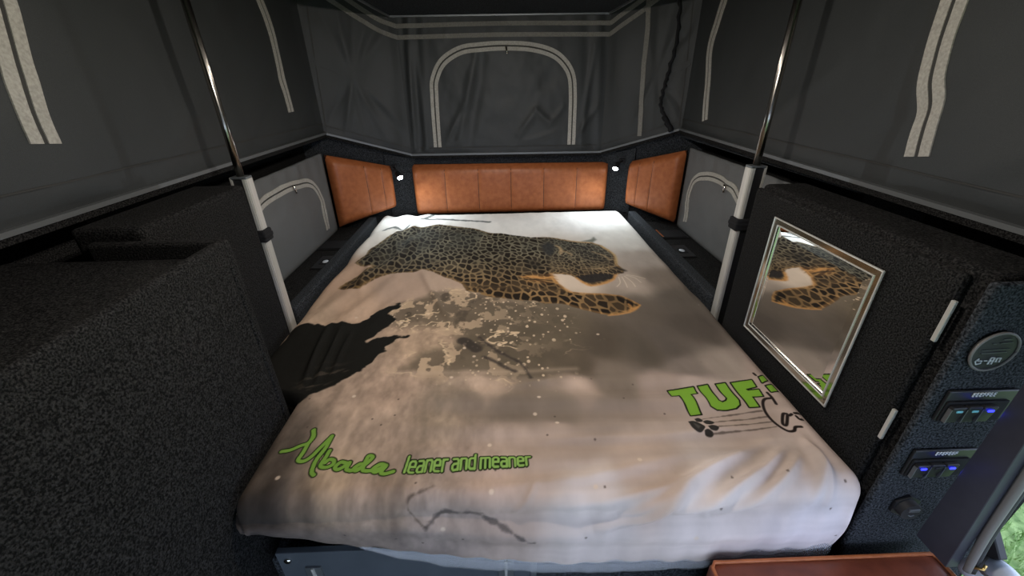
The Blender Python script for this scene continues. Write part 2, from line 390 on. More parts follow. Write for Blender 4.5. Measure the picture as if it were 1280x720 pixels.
# ------------------------------------------------------------ right cabinet with door, end panel
t = thing('mirror_cabinet', 'dark carpeted cabinet on the right with a hinged door and switch end', 'cabinet', (.89, .86, .05))
box('body', (-.122, -.313, 0), (.008, .325, 1.165), M['carpet'], t, .014, 3)
d = box('door', (-.140, -.283, .57), (-.1225, .322, 1.155), M['carpet'], t, .008, 2)
for z0, z1 in ((1.03, 1.11), (.795, .87)):
    h = box('hinge', (-.1455, -.2925, z0), (-.1395, -.2850, z1), M['alu'], d, .001)
box('end_panel', (-.140, -.328, .0), (.20, -.314, 1.160), M['carpet_lit'], t, .006, 2)  # bluish carpet copy puts the daylight on this end into its colour

t = thing('framed_mirror', 'square silver framed mirror on the carpeted cabinet door', 'mirror', (.749, .876, .98))
hw, hh, fr = .176, .174, .019
def ring_mesh(name, prof, m, parent):
    V = []; F = []
    for ins, x in prof:
        for sy, sz in ((-1,-1), (1,-1), (1,1), (-1,1)): V.append((x, sy*(hw-ins), sz*(hh-ins)))
    for k in range(len(prof)-1):
        for j in range(4): F.append((k*4+j, k*4+(j+1) % 4, (k+1)*4+(j+1) % 4, (k+1)*4+j))
    return mesh_obj(name, V, F, m, parent)
f = ring_mesh('frame', [(0, 0), (0, -.008), (.002, -.010), (.0025, -.0085), (fr-.003, -.0075), (fr-.002, -.0085), (fr, -.0075), (fr, -.001)], M['chrome'], t)
ring_mesh('frame_edge', [(-.0008, -.007), (-.0008, -.0105), (.0016, -.0115), (.0024, -.009)], M['alu'], f)
ring_mesh('frame_edge', [(fr-.0028, -.0078), (fr-.0020, -.0100), (fr-.0004, -.0095), (fr, -.006)], M['alu'], f)
gi = fr+.020
V = [(-.0052, sy*(hw-gi), sz*(hh-gi)) for sy, sz in ((-1,-1), (1,-1), (1,1), (-1,1))]+[(-.0036, sy*(hw-fr+.001), sz*(hh-fr+.001)) for sy, sz in ((-1,-1), (1,-1), (1,1), (-1,1))]
V += [(-.001, v[1], v[2]) for v in V[4:]]
mesh_obj('glass', V, [(0,1,2,3)]+[(4+j, 4+(j+1) % 4, (j+1) % 4, j) for j in range(4)]+[(8+j, 8+(j+1) % 4, 4+(j+1) % 4, 4+j) for j in range(4)]+[(11,10,9,8)], M['mirror'], t)

# ------------------------------------------------------------ switches on the end panel (face y = .515, towards the entrance)
FY = .531
def local_box(name, cx, cz, wx, wz, y0, y1, m, parent, bev=.001): return box(name, (cx-wx/2, y0, cz-wz/2), (cx+wx/2, y1, cz+wz/2), m, parent, bev)
def strokes(name, segs, rad, y, m, parent):
    bm = bmesh.new()
    for s in segs: tube_bm([(a, y, b) for a, b in s], rad, 5, bm)
    return bm_obj(name, bm, m, parent)
def switch_panel(cx, cz, lit, label, marks):
    t = thing('switch_panel', label, 'switch panel', (cx, FY, cz), group='rocker switch panels')
    local_box('plate', -.002, .004, .124, .068, -.006, 0, M['black'], t, .002)
    local_box('bezel', -.006, -.006, .112, .046, -.010, -.006, M['blackmatte'], t, .002)
    for i, lt in enumerate(lit):
        x = (-.046, -.018, .010)[i]
        bm = box_bm((x-.0125, -.019, -.026), (x+.0125, -.010, .012), .002)
        for v in bm.verts:
            if v.co.z < -.01: v.co.y += .004
        r = bm_obj('rocker', bm, M['black'], t)
        local_box('led', x, .004, .011, .0045, -.0205, -.0185, M['led_blue'] if lt == 2 else M['led_dim'] if lt else M['black'], r, .001)
        local_box('rocker_edge', x-.0132, -.008, .0014, .03, -.0185, -.012, M['alu_dull'], r, 0)
    for i, lt in enumerate(lit):
        if lt == 2:
            ld = bpy.data.lights.new('led_glow', 'POINT'); ld.energy = .004; ld.color = (.02, .03, 1); ld.shadow_soft_size = .004
            lo = bpy.data.objects.new('led_glow', ld); link(lo, t); lo.location = ((-.046, -.018, .010)[i], -.026, .004)
    strokes('lettering', marks, .0009, -.0068, M['white'], t)
    return t
def tiny(x0, n, w, z, h, seed):
    r = random.Random(seed); out = []
    for i in range(n):
        x = x0+i*w
        out.append([(x, z), (x+w*.15, z+h), (x+w*.65, z+h)]); out.append([(x+w*.1, z+h*.5), (x+w*.6, z+h*.5)])
        if r.random() < .6: out.append([(x, z), (x+w*.5, z)])
    return out
switch_panel(.834, .966, (1, 1, 2), 'upper three-rocker switch panel with one blue light, below the round gauge', tiny(-.022, 7, .0062, .0265, .0075, 3))
switch_panel(.837, .820, (2, 0, 2), 'lower three-rocker switch panel with two blue lights, above the round socket', tiny(-.022, 7, .0062, .0265, .0075, 8))
t = thing('round_gauge', 'round black charger gauge with pale symbols near the top of the cabinet end', 'gauge', (.803, FY, 1.087))
def disc_bm(r, y0, y1, n=40, bm=None):
    bm = bm or bmesh.new(); bmesh.ops.create_cone(bm, cap_ends=True, segments=n, radius1=r, radius2=r, depth=y1-y0, matrix=Matrix.Translation((0, (y0+y1)/2, 0)) @ Matrix.Rotation(math.pi/2, 4, 'X')); return bm
bm_obj('face', disc_bm(.0365, -.005, 0), M['black'], t)
ring = [(.037*math.cos(a), -.005, .037*math.sin(a)) for a in np.linspace(0, 2*math.pi, 41)]
tube('bezel', ring, .0022, M['seal'], t, 8)
gl = [[(-.020,-.012),(-.024,-.018),(-.020,-.024),(-.013,-.022),(-.013,-.017),(-.020,-.017)], [(-.009,-.017),(-.004,-.017)], [(0,-.011),(.006,-.011),(.006,-.024),(0,-.024),(0,-.011)], [(0,-.0175),(.006,-.0175)], [(.011,-.012),(.017,-.012),(.017,-.02),(.011,-.02),(.011,-.012)]]
strokes('symbols', gl, .0011, -.0058, M['white'], t)
strokes('scale_marks', [[(-.024,.004),(.022,.006)], [(-.022,-.002),(.02,0)], [(-.012,.017),(-.006,.017)], [(0,.018),(.02,.019)], [(.002,.025),(.016,.026)]], .0008, -.0056, M['alu_dull'], t)
t = thing('power_socket', 'round black capped power socket below the lower switch panel', 'socket', (.824, FY, .693))
bm_obj('plate', disc_bm(.030, -.006, 0, 6), M['black'], t)
bm_obj('cap', disc_bm(.021, -.020, -.006), M['rubber'], t)
box('cap_lip', (-.010, -.023, .004), (.012, -.0195, .012), M['alu_dull'], t, .001)
strokes('painted_highlight', [[(-.004,-.008),(.002,-.011),(.008,-.008)]], .0012, -.0205, M['alu_dull'], t)  # pale stroke standing in for a highlight on the cap
# ------------------------------------------------------------ door jamb, seat, locker at the front
t = thing('door_1', 'slate grey door jamb beside the switch panels at the right', 'door', (.86, .466, .635)); t['kind'] = 'structure'
prism('jamb', [(-.030, 0), (.034, 0), (.034, .60), (.006, .60)], 'x', -.012, .012, M['bluepaint'], t, .001, 1)
sp = [(.018, -.040, .005), (.018, -.034, .05), (.018, -.027, .12), (.018, -.019, .25), (.018, -.009, .40), (.018, .002, .60)]
tube('seal_strip', catmull(sp, 6), [.006+.004*k/30 for k in range(31)], M['seal'], t, 10)
tube('seal_bead', [(p[0]+.020, p[1]+.004, p[2]-.012) for p in catmull(sp, 6)], .006, M['rubber'], t, 8)
prism('rubber_stop', [(.020, .04), (-.017, -.005), (-.036, .03), (.0, .073)], 'x', .075, .092, M['rubber'], t, .002, 1)
t = thing('tie_hook', 'small brass hook at the foot of the door jamb', 'hook', (.893, .428, .642))
tube('hook', [(0, .012, 0), (0, 0, .004), (.004, -.008, .012), (.010, -.004, .018)], .003, M['brass'], t, 8)
tube('pin', [(-.01, .006, .006), (.012, .004, .010)], .002, M['brass'], t, 8)
t = thing('rolled_hose', 'pale grey rounded hose end beside the doorway at the lower right', 'hose', (.935, .405, .575))
arc = [(.014*math.cos(a), .050*math.cos(a), .070*math.sin(a)) for a in np.linspace(0, math.pi, 24)]
tube('hose', arc, .020, M['whiteplast'], t, 16)
tube('collar', [arc[6], arc[7], arc[8]], .0225, M['seal'], t, 16)
tag(box('carpeted_bench', (.425, .0, .05), (.945, .512, .495), M['carpet_lit'], bev=.006), 'dark carpeted bench under the brown leather seat', 'bench')

def pillow(name, lo, hi, m, parent=None, r=.03, puff=.012, nx=30, ny=24):
    """a padded slab with rolled edges and a crowned, lightly wrinkled top"""
    bm = box_bm(lo, hi)
    bmesh.ops.subdivide_edges(bm, edges=list(bm.edges), cuts=14, use_grid_fill=True)
    c = [(a+b)/2 for a, b in zip(lo, hi)]; h = [(b-a)/2 for a, b in zip(lo, hi)]
    for v in bm.verts:
        u = [(v.co[i]-c[i])/h[i] for i in range(3)]
        q = [max(0, abs(v.co[i]-c[i])-(h[i]-r)) for i in range(3)]
        L = math.sqrt(sum(k*k for k in q))
        if L > r: 
            for i in range(3):
                if q[i] > 0: v.co[i] = c[i]+math.copysign((h[i]-r)+q[i]*r/L, v.co[i]-c[i])
        if u[2] > .5: v.co.z += puff*(1-u[0]**4)*(1-u[1]**4)+.004*(float(fbm(np.array(v.co.x*14), np.array(v.co.y*14), 3))-.5)
    return bm_obj(name, bm, m, parent, True)
t = thing('bench_cushion', 'brown leather bench cushion in front of the mattress at the bottom right', 'cushion', (.65, .3, .495))
pillow('pad', (-.225, -.28, .0), (.275, .205, .07), M['leather_seat'], t, .016, .008)
pr = [(-.22, .200), (.185, .200), (.185, -.28), (-.22, -.28)]
tube('piping', [(-.221, -.28, .067), (-.221, .19, .067), (-.212, .201, .067), (.265, .201, .067), (.272, .19, .067), (.272, -.28, .067)], .0042, M['leather'], t, 8)

t = thing('locker_panel', 'slate grey metal locker front with silver hinges under the mattress', 'locker', (-.236, .560, .33))
box('plate', (-.292, -.007, 0), (.292, .008, .235), M['locker'], t, .002)
for x in (-.270, .268):
    s = tube('screw', [(x, -.006, .208), (x, -.010, .208), (x, -.0115, .208)], [.009, .008, .004], M['chrome'], t, 14)
for x in (-.218, .222):
    h = box('hinge', (x-.018, -.012, .0), (x+.018, -.006, .185), M['alu_dull'], t, .001)
    box('hinge_knuckle', (x-.003, -.016, .0), (x+.003, -.011, .185), M['alu'], h, .001)
box('catch_strip', (.280, -.016, .0), (.293, -.006, .22), M['alu_dull'], t, .001)

# ------------------------------------------------------------ padded leather headboards
def padded(name, label, P, Q, zb, zt, cuts, thick, pillow_amp=.018):
    """channels between the cuts, each a puffed pad; P,Q plan ends, zb/zt = (start, end) heights"""
    P = np.array(P, float); Q = np.array(Q, float); L = np.linalg.norm(Q-P); d = (Q-P)/L; n = np.array([d[1], -d[0]])
    t = thing(name, label, 'headboard', (float(P[0]+Q[0])/2, float(P[1]+Q[1])/2, zb[0]))
    W = Matrix.Translation(t.location)
    # backing board
    V = []
    for off in (0, -.012):
        for f in (0, 1):
            for zz in (zb[f], zt[f]): V.append((*(P+d*L*f+n*off), zz))
    mesh_obj('backing', V, [(0,2,3,1), (4,5,7,6), (0,1,5,4), (2,6,7,3), (1,3,7,5), (0,4,6,2)], M['blackmatte'], t, local=W)
    for f0, f1 in zip(cuts, cuts[1:]):
        nu, nv = 14, 16; V = []; F = []
        for j in range(nv+1):
            for i in range(nu+1):
                a = i/nu; b = j/nv; f = f0+(f1-f0)*a
                ze = zb[0]+(zb[1]-zb[0])*f; zf = zt[0]+(zt[1]-zt[0])*f
                ea = 1.0; 
                first, last = f0 <= cuts[0]+1e-6, f1 >= cuts[-1]-1e-6
                da = min(a*(f1-f0)*L, (1-a)*(f1-f0)*L)
                # shallow stitched valley between channels, full roll at outer ends
                left_d = a*(f1-f0)*L; right_d = (1-a)*(f1-f0)*L
                def edge(dist, full): 
                    r = .035 if full else .010
                    k = min(1, dist/r); return math.sqrt(max(0, 1-(1-k)**2)) if full else .945+.055*math.sqrt(max(0, 1-(1-k)**2))
                vd = min(b, 1-b)*(zf-ze)
                kk = min(1, vd/.04); ev = math.sqrt(max(0, 1-(1-kk)**2))
                h = thick*edge(left_d, first)*edge(right_d, last)*ev
                h += pillow_amp*.35*math.sin(math.pi*b)*min(1, h/thick)
                p = P+d*L*f+n*h; V.append((p[0], p[1], ze+(zf-ze)*b))
        for j in range(nv):
            for i in range(nu):
                k = j*(nu+1)+i; F.append((k, k+1, k+nu+2, k+nu+1))
        mesh_obj('padded_panel', V, F, M['leather'], t, True, local=W)
    for f in cuts[1:-1]:
        z0 = zb[0]+(zb[1]-zb[0])*f+.012; z1 = zt[0]+(zt[1]-zt[0])*f-.012; pts = []
        for b in np.linspace(.04, .96, 14):
            vd = min(b, 1-b)*(z1-z0); kk = min(1, vd/.04+.3); h = thick*.945*.99*math.sqrt(max(0, 1-(1-kk)**2))+pillow_amp*.35*math.sin(math.pi*b)*.945
            p = P+d*L*f+n*(h-.0008); pts.append(Vector((p[0], p[1], z0+(z1-z0)*b))-t.location)
        tube('stitch_seam', pts, .0024, M['zip'], t, 6)
    return t
padded('leather_headboard', 'long tan leather padded headboard in the centre behind the mattress', (-.555, 2.612), (.672, 2.612), (.72, .72), (1.035, 1.025), [0, .168, .335, .5, .667, .833, 1], .055)
padded('corner_cushion', 'tan leather corner cushion left of the headboard beside the grey flap', (-.962, 2.335), (-.672, 2.552), (.735, .79), (1.145, 1.04), [0, .52, .78, 1], .05)
padded('corner_cushion', 'tan leather corner cushion right of the headboard beside the grey flap', (.785, 2.512), (1.003, 2.262), (.785, .735), (1.045, 1.142), [0, .26, .52, 1], .05)

# ------------------------------------------------------------ grey window flaps under the rails
def flap(label, x, sx, y0, y1, z0, z1, arch, slider):
    """sx = +1 when the flap faces +x"""
    def dsp(u, z): return .018*(fbm(u*6+sx, z*7, 3)-.5)+.003*np.sin(u*55+z*8)*sstep(1.05, 1.12, z)
    P = Patch((x, y0), (x, y1), z0, z0, z1, dsp) if sx > 0 else Patch((x, y1), (x, y0), z0, z0, z1, dsp)
    t = thing('window_flap', label, 'flap', (x, (y0+y1)/2, z0), group='grey canvas window flaps'); W = Matrix.Translation(t.location)
    nu, nz = 60, 40; V = []; F = []
    for back in (0, 1):
        for j in range(nz+1):
            for i in range(nu+1): V.append(tuple(P.S(P.L*i/nu, z0+(z1-z0)*j/nz, 0 if not back else -.014-float(dsp(np.array(P.L*i/nu), np.array(z0+(z1-z0)*j/nz))))))
    s = (nu+1)*(nz+1)
    for j in range(nz):
        for i in range(nu):
            k = j*(nu+1)+i; F.append((k, k+1, k+nu+2, k+nu+1)); F.append((s+k, s+k+nu+1, s+k+nu+2, s+k+1))
    rim = [i for i in range(nu+1)]+[(j+1)*(nu+1)-1 for j in range(1, nz+1)]+[nz*(nu+1)+i for i in range(nu-1, -1, -1)]+[j*(nu+1) for j in range(nz-1, 0, -1)]
    for a, b in zip(rim, rim[1:]+rim[:1]): F.append((a, s+a, s+b, b))
    mesh_obj('cloth', V, F, M['flap'], t, True, local=W)
    u = (lambda y: y-y0) if sx > 0 else (lambda y: y1-y)
    before = set(t.children)
    double_tape(P, [(u(y), z) for y, z in arch], t, .017, .007, wob=.003, slider=(u(slider[0]), slider[1]))
    for c in t.children:
        if c not in before: c.data.transform(W.inverted())
    return t
flap('grey canvas flap with an arched zip on the left beside the corner cushion', -.962, 1, 1.305, 2.305, .7262, 1.158,
     [(1.50, .79), (1.50, .95), (1.55, 1.03), (1.65, 1.07), (1.76, 1.08), (1.90, 1.078), (2.06, 1.055), (2.135, 1.02), (2.178, .95), (2.180, .87), (2.178, .775)], (1.90, 1.078))
flap('grey canvas flap with an arched zip on the right behind the telescopic pole', 1.004, -1, 1.305, 2.235, .7262, 1.158,
     [(1.56, .79), (1.58, .90), (1.63, .99), (1.72, 1.05), (1.80, 1.065), (1.88, 1.070), (2.01, 1.058), (2.115, 1.012), (2.155, .92), (2.145, .85), (2.131, .785)], (1.80, 1.065))

# ------------------------------------------------------------ telescopic poles
def pole(label, x, y, mir, z0):
    t = thing('telescopic_pole', label, 'pole', (x, y, z0), group='telescopic roof poles')
    zt = 1.246-z0
    s = mir
    # C-shaped aluminium extrusion: bright front flange, dark slot, thin far lip
    prof = [(-.023, -.012), (.023, -.012), (.023, .012), (.016, .012), (.016, -.006), (-.017, -.006), (-.017, .012), (-.023, .012)]
    front = [(s*.009, -.018), (s*.021, -.018), (s*.025, -.012), (s*.025, .016), (s*.009, .016)]
    prism('outer_tube', front, 'z', 0, zt, M['alu'], t, .002, 2)
    prism('slot_insert', [(-s*.019, -.013), (s*.0085, -.013), (s*.0085, .014), (-s*.019, .014)], 'z', .002, zt-.004, M['black'], t)
    prism('outer_lip', [(-s*.0245, -.018), (-s*.0195, -.018), (-s*.0195, .014), (-s*.0245, .014)], 'z', 0, zt+.004, M['alu'], t)
    box('tube_cap', (-.0245, -.018, zt-.002), (.0245, .016, zt+.005), M['alu_dull'], t, .002)
    tube('inner_rod', [(0, 0, zt), (0, 0, 1.4-z0), (0, 0, 1.946-z0)], .0105, M['rod'], t, 20)
    bm = box_bm((-.033, -.025, 1.045-z0), (.033, .024, 1.085-z0), .006, 3)
    st = bm_obj('strap', bm, M['blackmatte'], t)
    box('strap_ridge', (-.0345, -.0265, 1.058-z0), (.0345, .0255, 1.072-z0), M['blackmatte'], st, .004)
    if mir < 0: box('strap_buckle', (.033, -.014, 1.062-z0), (.062, .014, 1.094-z0), M['blackmatte'], t, .006)
    box('foot', (-.03, -.022, 0), (.03, .022, .012), M['black'], t, .003)
    return t
pole('silver telescopic roof pole on the left between the carpeted cabinet and the shelf', -.784, 1.268, 1, .05)
pole('silver telescopic roof pole on the right beside the mirror cabinet', .786, 1.268, -1, .05)

# ------------------------------------------------------------ reading lights
def reading_light(label, base, head, aim):
    base = Vector(base); head = Vector(head); aim = Vector(aim)
    t = thing('reading_light', label, 'lamp', base, group='reading lights on the headboard pillars')
    h = head-base; d = (aim-head).normalized()
    box('mount', (-.017, -.012, -.012), (.017, .012, .012), M['black'], t, .003)
    tube('arm', [(0, -.008, 0), tuple(h*.35+Vector((0, -.01, .012))), tuple(h*.75+Vector((0, 0, .008))), tuple(h-d*.03)], .006, M['black'], t, 10)
    hd = tube('lamp_head', [tuple(h-d*.042), tuple(h-d*.036), tuple(h-d*.005), tuple(h+d*.002)], [.010, .016, .0185, .0185], M['black'], t, 18)
    bm = bmesh.new(); bmesh.ops.create_uvsphere(bm, u_segments=18, v_segments=10, radius=.0165)
    for v in bm.verts: v.co *= 1
    rot = d.to_track_quat('Z', 'Y').to_matrix().to_4x4()
    bmesh.ops.transform(bm, matrix=Matrix.Translation(h+d*.001) @ rot @ Matrix.Diagonal((1, 1, .55, 1)), verts=bm.verts)
    bm_obj('lens', bm, M['led_white'], hd, True)
    ld = bpy.data.lights.new('reading_light_beam', 'SPOT'); ld.energy = READ_W; ld.color = (.80, .93, 1.0); ld.spot_size = math.radians(165); ld.spot_blend = 1.0; ld.shadow_soft_size = .015
    lo = bpy.data.objects.new('reading_light_beam', ld); link(lo, t); lo.location = h+d*.016; lo.rotation_euler = d.to_track_quat('-Z', 'Y').to_euler()
reading_light('small glowing reading light on the pillar left of the centre headboard', (-.648, 2.545, 1.035), (-.604, 2.485, .985), (-.40, 2.25, .75))
reading_light('small glowing reading light on the pillar right of the centre headboard', (.735, 2.53, 1.045), (.683, 2.478, 1.012), (.50, 2.25, .75))

# ------------------------------------------------------------ sockets set into the shelves
def shelf_tray(label, x, y, lip):
    t = thing('charging_tray', label, 'tray', (x, y, .725), group='black charging trays on the shelves')
    box('tray', (-.072, -.062, 0), (.072, .062, .006), M['black'], t, .002)
    box('rim', (-.066, -.056, .006), (.066, .056, .009), M['blackmatte'], t, .002)
    box('bright_edge', (lip*.060, -.058, .006), (lip*.072, .058, .0125), M['chrome'], t, .002)
shelf_tray('black charging tray with a silver edge on the left shelf below the corner cushion', -.885, 2.05, 1)
shelf_tray('black charging tray with a silver edge on the right shelf below the corner cushion', .92, 2.09, -1)
def shelf_switch(label, x, y):
    t = thing('shelf_switch', label, 'switch', (x, y, .725), group='black switches on the shelves')
    box('plate', (-.042, -.075, 0), (.042, .075, .006), M['black'], t, .002)
    bm = bmesh.new(); bmesh.ops.create_uvsphere(bm, u_segments=16, v_segments=8, radius=.014)
    for v in bm.verts: v.co.z = v.co.z*.35+.006; v.co.y *= 1.4
    bm_obj('button', bm, M['whiteplast'], t, True)
    box('button_bezel', (-.022, -.03, .005), (.022, .03, .0075), M['blackmatte'], t, .002)
shelf_switch('black shelf switch with a pale button on the left shelf', -.855, 1.825)
shelf_switch('black shelf switch with a pale button on the right shelf', .88, 1.85)

# ------------------------------------------------------------ cord in the right corner, ceiling lamp
cp = [(.900, 2.415, 1.90), (.905, 2.405, 1.80), (.912, 2.40, 1.65), (.893, 2.40, 1.52), (.880, 2.40, 1.44), (.875, 2.40, 1.36), (.90, 2.385, 1.30), (.945, 2.365, 1.225)]
cps = [tuple(np.array(p)+np.array([.004*math.sin(i*1.9), .003*math.cos(i*1.3), 0])) for i, p in enumerate(catmull(cp, 7))]
rr = [.0085+.0022*math.sin(i*2.4)+(.006 if i > len(cps)-9 else 0) for i in range(len(cps))]
tag(tube('shock_cord', cps, rr, M['blackmatte'], None, 8), 'black knotted cord hanging against the canvas in the right rear corner', 'cord')

def ceiling_lamp(label, y, watts):
    t = thing('ceiling_lamp', label, 'lamp', (0, y, 1.805))
    bm = bmesh.new(); bmesh.ops.create_cone(bm, cap_ends=True, segments=32, radius1=.040, radius2=.046, depth=.018, matrix=Matrix.Translation((0, 0, -.0095)))
    bm_obj('housing', bm, M['whiteplast'], t)
    bm = bmesh.new(); bmesh.ops.create_uvsphere(bm, u_segments=24, v_segments=12, radius=.026)
    for v in bm.verts: v.co.z = v.co.z*.35-.024
    bm_obj('diffuser', bm, M['lampglow'], t, True)
    ld = bpy.data.lights.new('ceiling_lamp_light', 'POINT'); ld.shadow_soft_size = .012; ld.energy = watts; ld.color = (1.0, .93, .85)
    lo = bpy.data.objects.new('ceiling_lamp_light', ld); link(lo, t); lo.location = (0, 0, -.062)
ceiling_lamp('small dome lamp under the roof panel above the foot of the bed', .60, LAMP_W)

t = thing('fill_strip', 'slim fill lamp added under the roof panel to brighten the leopard print', 'lamp', (0, 1.48, 1.805))  # added fill light for the middle of the bed
box('channel', (-.013, -.50, -.012), (.013, .50, 0), M['alu_dull'], t, .002)
box('diffuser', (-.009, -.49, -.016), (.009, .49, -.0125), M['lampglow'], t, .001)
ld = bpy.data.lights.new('fill_strip_glow', 'AREA'); ld.shape = 'RECTANGLE'; ld.size = .02; ld.size_y = .96; ld.energy = FILL_W; ld.color = (1.0, .94, .87)
lo = bpy.data.objects.new('fill_strip_glow', ld); link(lo, t); lo.location = (0, 0, -.02)

# ------------------------------------------------------------ lawn outside the doorway
tag(box('ground', (-6, -6, -.62), (9, 8, -.45), M['soil']), 'green lawn outside the doorway', 'ground', None, 'structure')
V = []; F = []
for k in range(9000):
    x = 1.25+random.random()*2.4; y = .2+random.random()*1.6; a = random.random()*6.28; h = .03+random.random()*.05; wd = .004
    dx, dy = math.cos(a)*wd, math.sin(a)*wd; lx, ly = random.gauss(0, .02), random.gauss(0, .02); i = len(V)
    V += [(x-dx, y-dy, -.45), (x+dx, y+dy, -.45), (x+lx, y+ly, -.45+h)]; F.append((i, i+1, i+2))
tag(mesh_obj('grass', V, F, M['grass']), 'short green grass blades on the lawn outside the doorway', 'grass', None, 'stuff')

# outlines of the printed design, in metres on the cover (x across, y along the bed)
BODY = [(-0.673,1.916),(-0.635,2.051),(-0.613,2.136),(-0.552,2.18),(-0.474,2.248),(-0.368,2.284),(-0.252,2.237),(-0.158,2.197),(-0.066,2.115),(-0.011,2.106),(0.092,2.06),(0.15,2.026),(0.219,2.031),(0.284,2.01),(0.33,1.975),(0.392,1.948),(0.448,1.939),(0.487,1.896),(0.511,1.826),(0.525,1.764),(0.508,1.662),(0.521,1.598),(0.51,1.569),(0.474,1.555),(0.455,1.509),(0.398,1.468),(0.349,1.453),(0.322,1.484),(0.304,1.53),(0.281,1.559),(0.242,1.572),(0.201,1.58),(0.206,1.532),(0.222,1.478),(0.258,1.413),(0.306,1.396),(0.379,1.385),(0.438,1.369),(0.472,1.335),(0.498,1.296),(0.486,1.273),(0.453,1.248),(0.414,1.235),(0.366,1.226),(0.345,1.235),(0.304,1.26),(0.262,1.286),(0.23,1.311),(0.19,1.326),(0.148,1.325),(0.114,1.349),(0.065,1.354),(-0.002,1.368),(-0.058,1.387),(-0.096,1.41),(-0.092,1.422),(-0.148,1.442),(-0.171,1.502),(-0.212,1.542),(-0.264,1.584),(-0.312,1.633),(-0.358,1.656),(-0.397,1.633),(-0.451,1.625),(-0.497,1.639),(-0.536,1.601),(-0.567,1.54),(-0.581,1.476),(-0.64,1.479),(-0.678,1.503),(-0.661,1.561),(-0.623,1.639),(-0.595,1.715),(-0.652,1.713),(-0.685,1.744),(-0.666,1.863)]
MOUTH = [(0.306,1.541),(0.351,1.562),(0.422,1.571),(0.472,1.558),(0.451,1.521),(0.39,1.49),(0.349,1.482),(0.319,1.502)]
EARDARK = [(0.194,1.907),(0.227,1.955),(0.256,1.919),(0.246,1.823),(0.217,1.789),(0.194,1.826)]
EARDARK2 = [(0.092,1.735),(0.137,1.741),(0.173,1.684),(0.158,1.637),(0.109,1.653)]
EARTUFT = [(0.399,1.954),(0.456,1.981),(0.475,2.013),(0.481,1.972),(0.456,1.939)]
RUFF = [(0.068,1.556),(0.125,1.576),(0.2,1.572),(0.218,1.493),(0.165,1.496),(0.1,1.515)]
TAIL = [(-0.662,2.193),(-0.617,2.231),(-0.551,2.198),(-0.534,2.32),(-0.461,2.397),(-0.429,2.483),(-0.48,2.55)]
BRANCH1 = [(-0.458,2.382),(-0.342,2.379),(-0.224,2.348),(-0.166,2.334),(-0.079,2.315)]
BRANCH2 = [(-0.348,2.518),(-0.235,2.495),(-0.133,2.48),(-0.078,2.483)]
LOG = [(-0.801,1.094),(-0.733,1.116),(-0.735,1.209),(-0.695,1.217),(-0.654,1.22),(-0.615,1.203),(-0.608,1.228),(-0.532,1.209),(-0.48,1.252),(-0.463,1.311),(-0.393,1.36),(-0.39,1.318),(-0.42,1.275),(-0.376,1.241),(-0.385,1.221),(-0.418,1.178),(-0.445,1.106),(-0.403,1.14),(-0.361,1.135),(-0.325,1.122),(-0.355,1.11),(-0.386,1.073),(-0.378,1.048),(-0.405,1.018),(-0.424,0.956),(-0.453,0.933),(-0.496,0.882),(-0.545,0.86),(-0.572,0.837),(-0.596,0.827),(-0.694,0.891)]
SPLASH = [(-0.423,1.276),(-0.393,1.342),(-0.333,1.399),(-0.259,1.434),(-0.155,1.441),(-0.044,1.395),(0.063,1.352),(0.13,1.312),(0.266,1.259),(0.276,1.165),(0.261,1.04),(0.225,0.949),(0.137,0.904),(0.05,0.915),(-0.056,0.913),(-0.171,0.926),(-0.308,0.946),(-0.265,1.01),(-0.236,1.065),(-0.148,1.069),(-0.152,1.113),(-0.253,1.184),(-0.33,1.198),(-0.416,1.202)]
SPLASH2 = [(-0.212,0.844),(-0.112,0.849),(0.004,0.843),(0.13,0.844),(0.233,0.836),(0.329,0.807),(0.236,0.756),(0.079,0.742),(-0.074,0.749),(-0.175,0.785)]
DARKSTROKE1 = [(-0.083,1.109),(-0.04,1.047),(0.008,1.001),(0.048,0.957),(0.067,0.901)]
DARKSTROKE2 = [(-0.067,1.004),(-0.03,0.976),(-0.002,0.949),(0.024,0.93)]
DARKSTROKE3 = [(-0.14,1.095),(-0.119,1.076),(-0.093,1.046)]
CRACK = [(-0.159,0.566),(-0.181,0.555),(-0.204,0.548),(-0.207,0.525),(-0.198,0.503),(-0.187,0.487),(-0.173,0.477)]
WHISK = [[(0.48,1.531),(0.473,1.478),(0.451,1.443)],[(0.494,1.53),(0.493,1.477),(0.49,1.434)],[(0.506,1.537),(0.521,1.482),(0.524,1.439)],[(0.515,1.544),(0.545,1.519),(0.558,1.473)],[(0.52,1.552),(0.556,1.534),(0.587,1.513)]]
